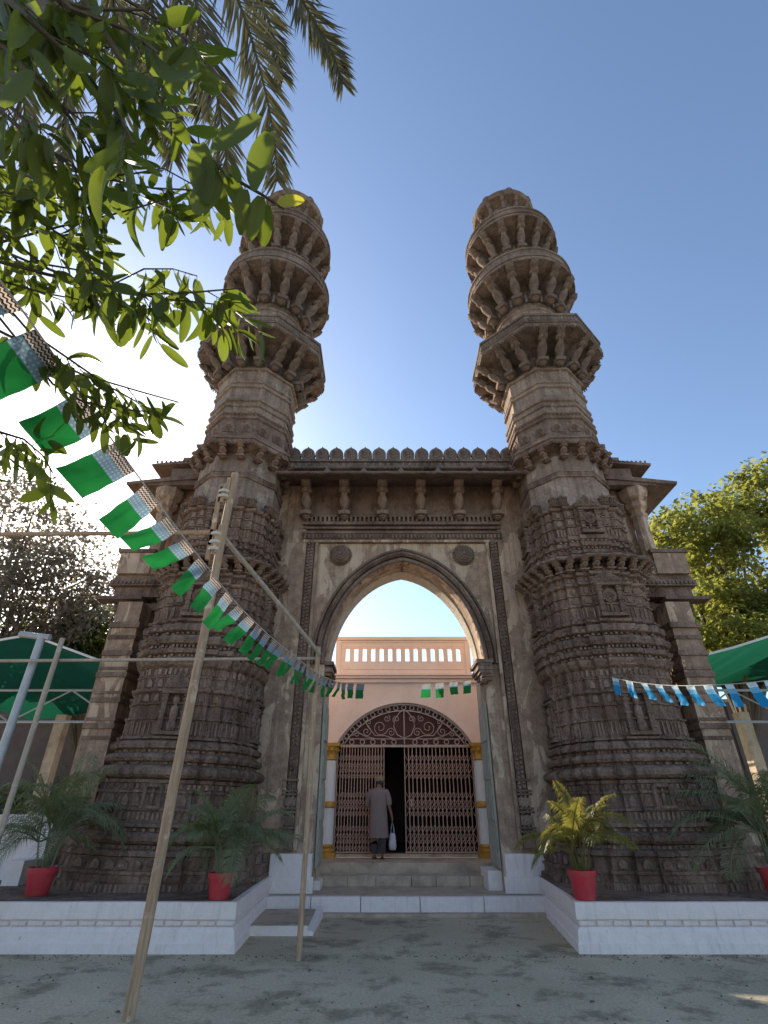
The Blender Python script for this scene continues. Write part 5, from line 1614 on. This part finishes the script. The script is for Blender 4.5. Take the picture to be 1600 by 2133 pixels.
def branch(pxs, dep, leafL, every_, r0=.012, bias=(0, -1), spread=.95, twigs=.32, dj=.12):
    """pxs: measured course of the branch, dep: distance from the camera"""
    every = every_ * .85; leafL = leafL * (1.08 if dep > 1.9 else .98)
    pts = [atd(x, y, dep + (lr.uniform(-dj, dj) if i else 0)) for i, (x, y) in enumerate(pxs)]
    st = Vector((-3.4 + .6, 1.1, 4.4)) if pxs[0][1] > -50 else Vector((-3.4 + .8, 1.15, 5.2))
    mb = MB()
    allp = [st, st.lerp(pts[0], .55) + Vector((0, 0, .12))] + pts
    n = len(allp)
    mb.tube([q - F0 for q in allp], [r0 * 1.1 * (1 - i / n) + .0022 for i in range(n)], 6)
    hold = []
    for i in range(len(pts) - 1):
        a, b = pts[i], pts[i + 1]
        L = (b - a).length
        k = max(1, int(L / every))
        fwd = (b - a).normalized()
        for j in range(k):
            p = a.lerp(b, (j + lr.random()) / k)
            ang = lr.gauss(0, spread)
            dv = Vector((bias[0], 0, 0)) + CAMZ * bias[1] + VIEW * lr.uniform(-.6, .6)
            q = Vector((math.cos(ang) * dv.x - math.sin(ang) * dv.z, dv.y, math.sin(ang) * dv.x + math.cos(ang) * dv.z))
            if lr.random() < twigs:
                tl = leafL * lr.uniform(.9, 2.2)
                d2 = (fwd * .9 + q.normalized() * .8).normalized()
                e = p + d2 * tl
                m_ = p.lerp(e, .5) + CAMZ * tl * .06
                mb.tube([p - F0, m_ - F0, e - F0], [.0028, .002, .0012], 5)
                nl = lr.randint(3, 6)
                for t_ in range(nl):
                    f = .25 + .75 * (t_ + lr.random() * .6) / nl
                    sd_ = d2.cross(VIEW).normalized() * (1 if t_ % 2 else -1)
                    ld = (d2 * lr.uniform(.2, 1.0) + sd_ * lr.uniform(.4, 1.1) - CAMZ * lr.uniform(.1, .9) + VIEW * lr.uniform(-.5, .5)).normalized()
                    hold.append((p.lerp(e, min(1, f)) + ld * leafL * .1 - F0, leafL * lr.uniform(.55, 1.1), ld))
            else:
                off = q.normalized() * leafL * .14
                hold.append((p + off - F0, leafL * lr.uniform(.5, 1.2), q))
    br = mb.build('branch', M['twig'], ft)
    for p, L, q in hold:
        add_leaf(p, L, q, br)
    return br
D1 = 1.5
b1 = branch([(130, -70), (250, 120), (330, 220), (400, 292), (470, 362), (545, 405), (592, 436)], 1.45, .115, 10, .010, dj=.04)
# the big clear leaves on its tip
def px_leaf(br, a, b, d, me=None, tilt=0.25):
    p, q = atd(a[0], a[1], d), atd(b[0], b[1], d + lr.uniform(-.05, .05))
    add_leaf(p - F0, (q - p).length * 1.0, q - p, br, me, (-VIEW + Vector((lr.uniform(-tilt, tilt) * 2, 0, lr.uniform(-tilt, tilt) * 2))).normalized())
for a, b, me in (((580, 425), (634, 412), YLEAF), ((545, 410), (520, 500), None), ((510, 395), (500, 480), None), ((562, 275), (528, 392), LEAVES[0]), ((540, 240), (450, 330), LEAVES[2]), ((415, 300), (430, 420), LEAVES[0]), ((430, 330), (468, 450), LEAVES[1]),
                 ((455, 355), (405, 450), LEAVES[2]), ((500, 380), (485, 345), None), ((310, 150), (410, 120), LEAVES[2]), ((345, 205), (400, 130), LEAVES[0]), ((300, 215), (365, 270), LEAVES[2]), ((260, 160), (330, 215), LEAVES[2]), ((395, 300), (360, 250), LEAVES[0])):
    px_leaf(b1, a, b, 1.42, me)
branch([(-120, 300), (0, 325), (110, 345), (220, 372), (320, 392), (432, 397)], 2.3, .125, .045, .009)
branch([(-120, 330), (20, 350), (90, 380), (170, 395), (260, 410)], 2.2, .125, .05, .008)
branch([(-120, 530), (0, 505), (120, 473), (230, 448), (352, 414)], 2.2, .12, .07, .007)
branch([(-120, 520), (0, 545), (100, 572), (200, 592), (300, 613), (390, 610), (505, 600)], 2.3, .12, .048, .009)
branch([(100, 560), (180, 590), (250, 600), (330, 622), (400, 628), (500, 640)], 2.25, .12, .055, .005)
branch([(-120, 470), (0, 520), (60, 545), (150, 560), (220, 575)], 2.35, .12, .05, .007)
branch([(-140, 640), (0, 690), (90, 735), (150, 770), (240, 812), (290, 840)], 2.3, .115, .05, .007)
branch([(60, 690), (140, 745), (205, 790), (290, 815), (372, 838)], 2.3, .11, .06, .004)
branch([(110, 800), (170, 835), (240, 852), (320, 858)], 2.3, .105, .05, .004)
branch([(-140, 880), (0, 900), (50, 915), (90, 950), (110, 985)], 2.3, .11, .06, .006)
branch([(-120, 160), (0, 230), (80, 300), (150, 340), (210, 420)], 1.8, .125, .045, .009)
branch([(-120, 420), (0, 440), (70, 450), (140, 500), (200, 560)], 2.2, .12, .05, .006)
branch([(-100, 400), (10, 400), (90, 420), (160, 440), (210, 460)], 2.1, .12, .05, .006)
branch([(200, 370), (290, 360), (340, 350), (430, 400)], 2.3, .12, .05, .004)
branch([(240, 590), (300, 560), (360, 560), (410, 575)], 2.3, .115, .06, .003)
branch([(-100, 560), (20, 590), (90, 610), (170, 625)], 2.25, .12, .06, .005)
# dense dark cluster in the corner
for (pxs, dep, L) in (([(-80, -90), (60, 40), (160, 130), (240, 230), (280, 300)], 1.3, .13), ([(-120, 0), (0, 90), (90, 180), (150, 250), (190, 330)], 1.4, .125), ([(40, -90), (150, 20), (260, 60), (330, 110)], 1.25, .13),
                      ([(120, -110), (230, -20), (330, 40), (400, 90)], 1.5, .13), ([(-120, 80), (-10, 190), (60, 260), (110, 330)], 1.5, .13), ([(-60, -90), (100, 70), (200, 90), (290, 180)], 1.7, .13), ([(-130, -30), (20, 20), (120, 60), (220, 140)], 1.6, .13),
                      ([(0, -90), (90, -10), (190, 20), (300, 20)], 1.4, .13)):
    branch(pxs, dep, L, .06, .008, bias=(.45, -.8), spread=1.0)
# the three hundred largest leaves are parts of their branch, the rest one mass
camp = Vector((0, 0, 1.6))
def seen(m):
    p = Vector(m.translation) + F0 - camp
    d = p.dot(VIEW)
    x, y = 800 + FPX * p.x / d, 1066.5 - FPX * p.dot(CAMZ) / d
    return d, (-60 < x < 1660 and -60 < y < 2190)
leaf_list = [(m, me, pa, *seen(m)) for m, me, pa in leaf_list]
leaf_list.sort(key=lambda q: (not q[4], q[3]))
rest = MB()
for k, (m, me, pa, d, ins) in enumerate(leaf_list):
    if k < 299:
        inst('leaf', me, pa, m)
    else:
        rest.add([v.co[:] for v in me.vertices], [tuple(p.vertices) for p in me.polygons], m)
if rest.v:
    rest.build('foliage', M['leaf'], ft, 180, kind='stuff')

# ------------------------------------------------------------------ date palm overhead
dp = thing('date_palm', (-2.9, 1.6, 0), 'date palm with long hanging fronds at the top left behind the leafy branches', 'palm tree')
D0 = Vector((-2.9, 1.6, 0))
CR = atd(260, -420, 6.2)
tk = [Vector((0, 0, 0)), Vector((.05, .0, 3)), Vector((.1, .02, 6)), CR - D0]
MB().tube([tk[0], tk[1], tk[2], tk[3]], [.24, .2, .18, .2], 12, None, .1).build('trunk', M['bark'], dp)
pr_ = random.Random(3)
def palm_frond(pxs, d, LL, nl=105):
    pts0 = [CR] + [atd(x, y, d) for x, y in pxs]
    pts = []
    for i in range(len(pts0) - 1):
        a, b, c, e = pts0[max(i - 1, 0)], pts0[i], pts0[i + 1], pts0[min(i + 2, len(pts0) - 1)]
        for k in range(8):
            f = k / 8
            pts.append(.5 * ((2 * b) + (c - a) * f + (2 * a - 5 * b + 4 * c - e) * f * f + (3 * b - a - 3 * c + e) * f ** 3))
    pts.append(pts0[-1])
    N = len(pts) - 1
    mb = MB().tube([q - D0 for q in pts], [.028 * (1 - .85 * i / N) for i in range(N + 1)], 6)
    vs, fs = [], []
    for i in range(nl):
        f = .12 + .88 * i / (nl - 1)
        x = f * N; k = min(int(x), N - 1)
        q = pts[k].lerp(pts[k + 1], x - k) - D0
        t_ = (pts[k + 1] - pts[k]).normalized()
        sd = t_.cross(VIEW).normalized()
        for s in (-1, 1):
            dl = (sd * s * pr_.uniform(.38, .62) + t_ * .85 + VIEW * pr_.uniform(-.45, .45)).normalized()
            ll = LL * (1 - .55 * max(0, f - .5) / .5) * pr_.uniform(.8, 1.15)
            wd = dl.cross(VIEW + Vector((pr_.uniform(-.5, .5), 0, pr_.uniform(-.5, .5)))).normalized() * .015
            m = q + dl * ll * .5; e = q + dl * ll + Vector((0, 0, -.10 * ll))
            o = len(vs)
            vs += [tuple(q - wd * .5), tuple(q + wd * .5), tuple(m + wd), tuple(m - wd), tuple(e)]
            fs += [(o, o + 1, o + 2, o + 3), (o + 3, o + 2, o + 4)]
    mb.add(vs, fs)
    mb.build('frond', M['palm'], dp)
for pxs, d, LL in (([(430, -160), (500, 10), (543, 150), (570, 280), (577, 375)], 6.0, .55), ([(560, -130), (635, 10), (688, 100), (714, 172)], 6.2, .42), ([(380, -100), (425, 80), (452, 200), (470, 320), (474, 400)], 5.8, .50),
                   ([(300, -100), (330, 100), (352, 230), (360, 330)], 5.9, .46), ([(230, -100), (245, 100), (243, 230), (240, 350)], 5.7, .5), ([(140, -90), (135, 100), (138, 200), (134, 330)], 5.9, .45),
                   ([(60, -90), (40, 100), (50, 220), (60, 330)], 6.1, .45), ([(340, -130), (385, 40), (410, 140), (418, 230)], 6.4, .48), ([(480, -180), (520, -60), (565, 60), (590, 160)], 6.6, .5), ([(200, -130), (290, 60), (310, 180), (320, 300)], 6.5, .46),
                   ([(20, -120), (-20, 60), (-10, 180)], 6.3, .45)):
    palm_frond(pxs, d, LL * 1.12)
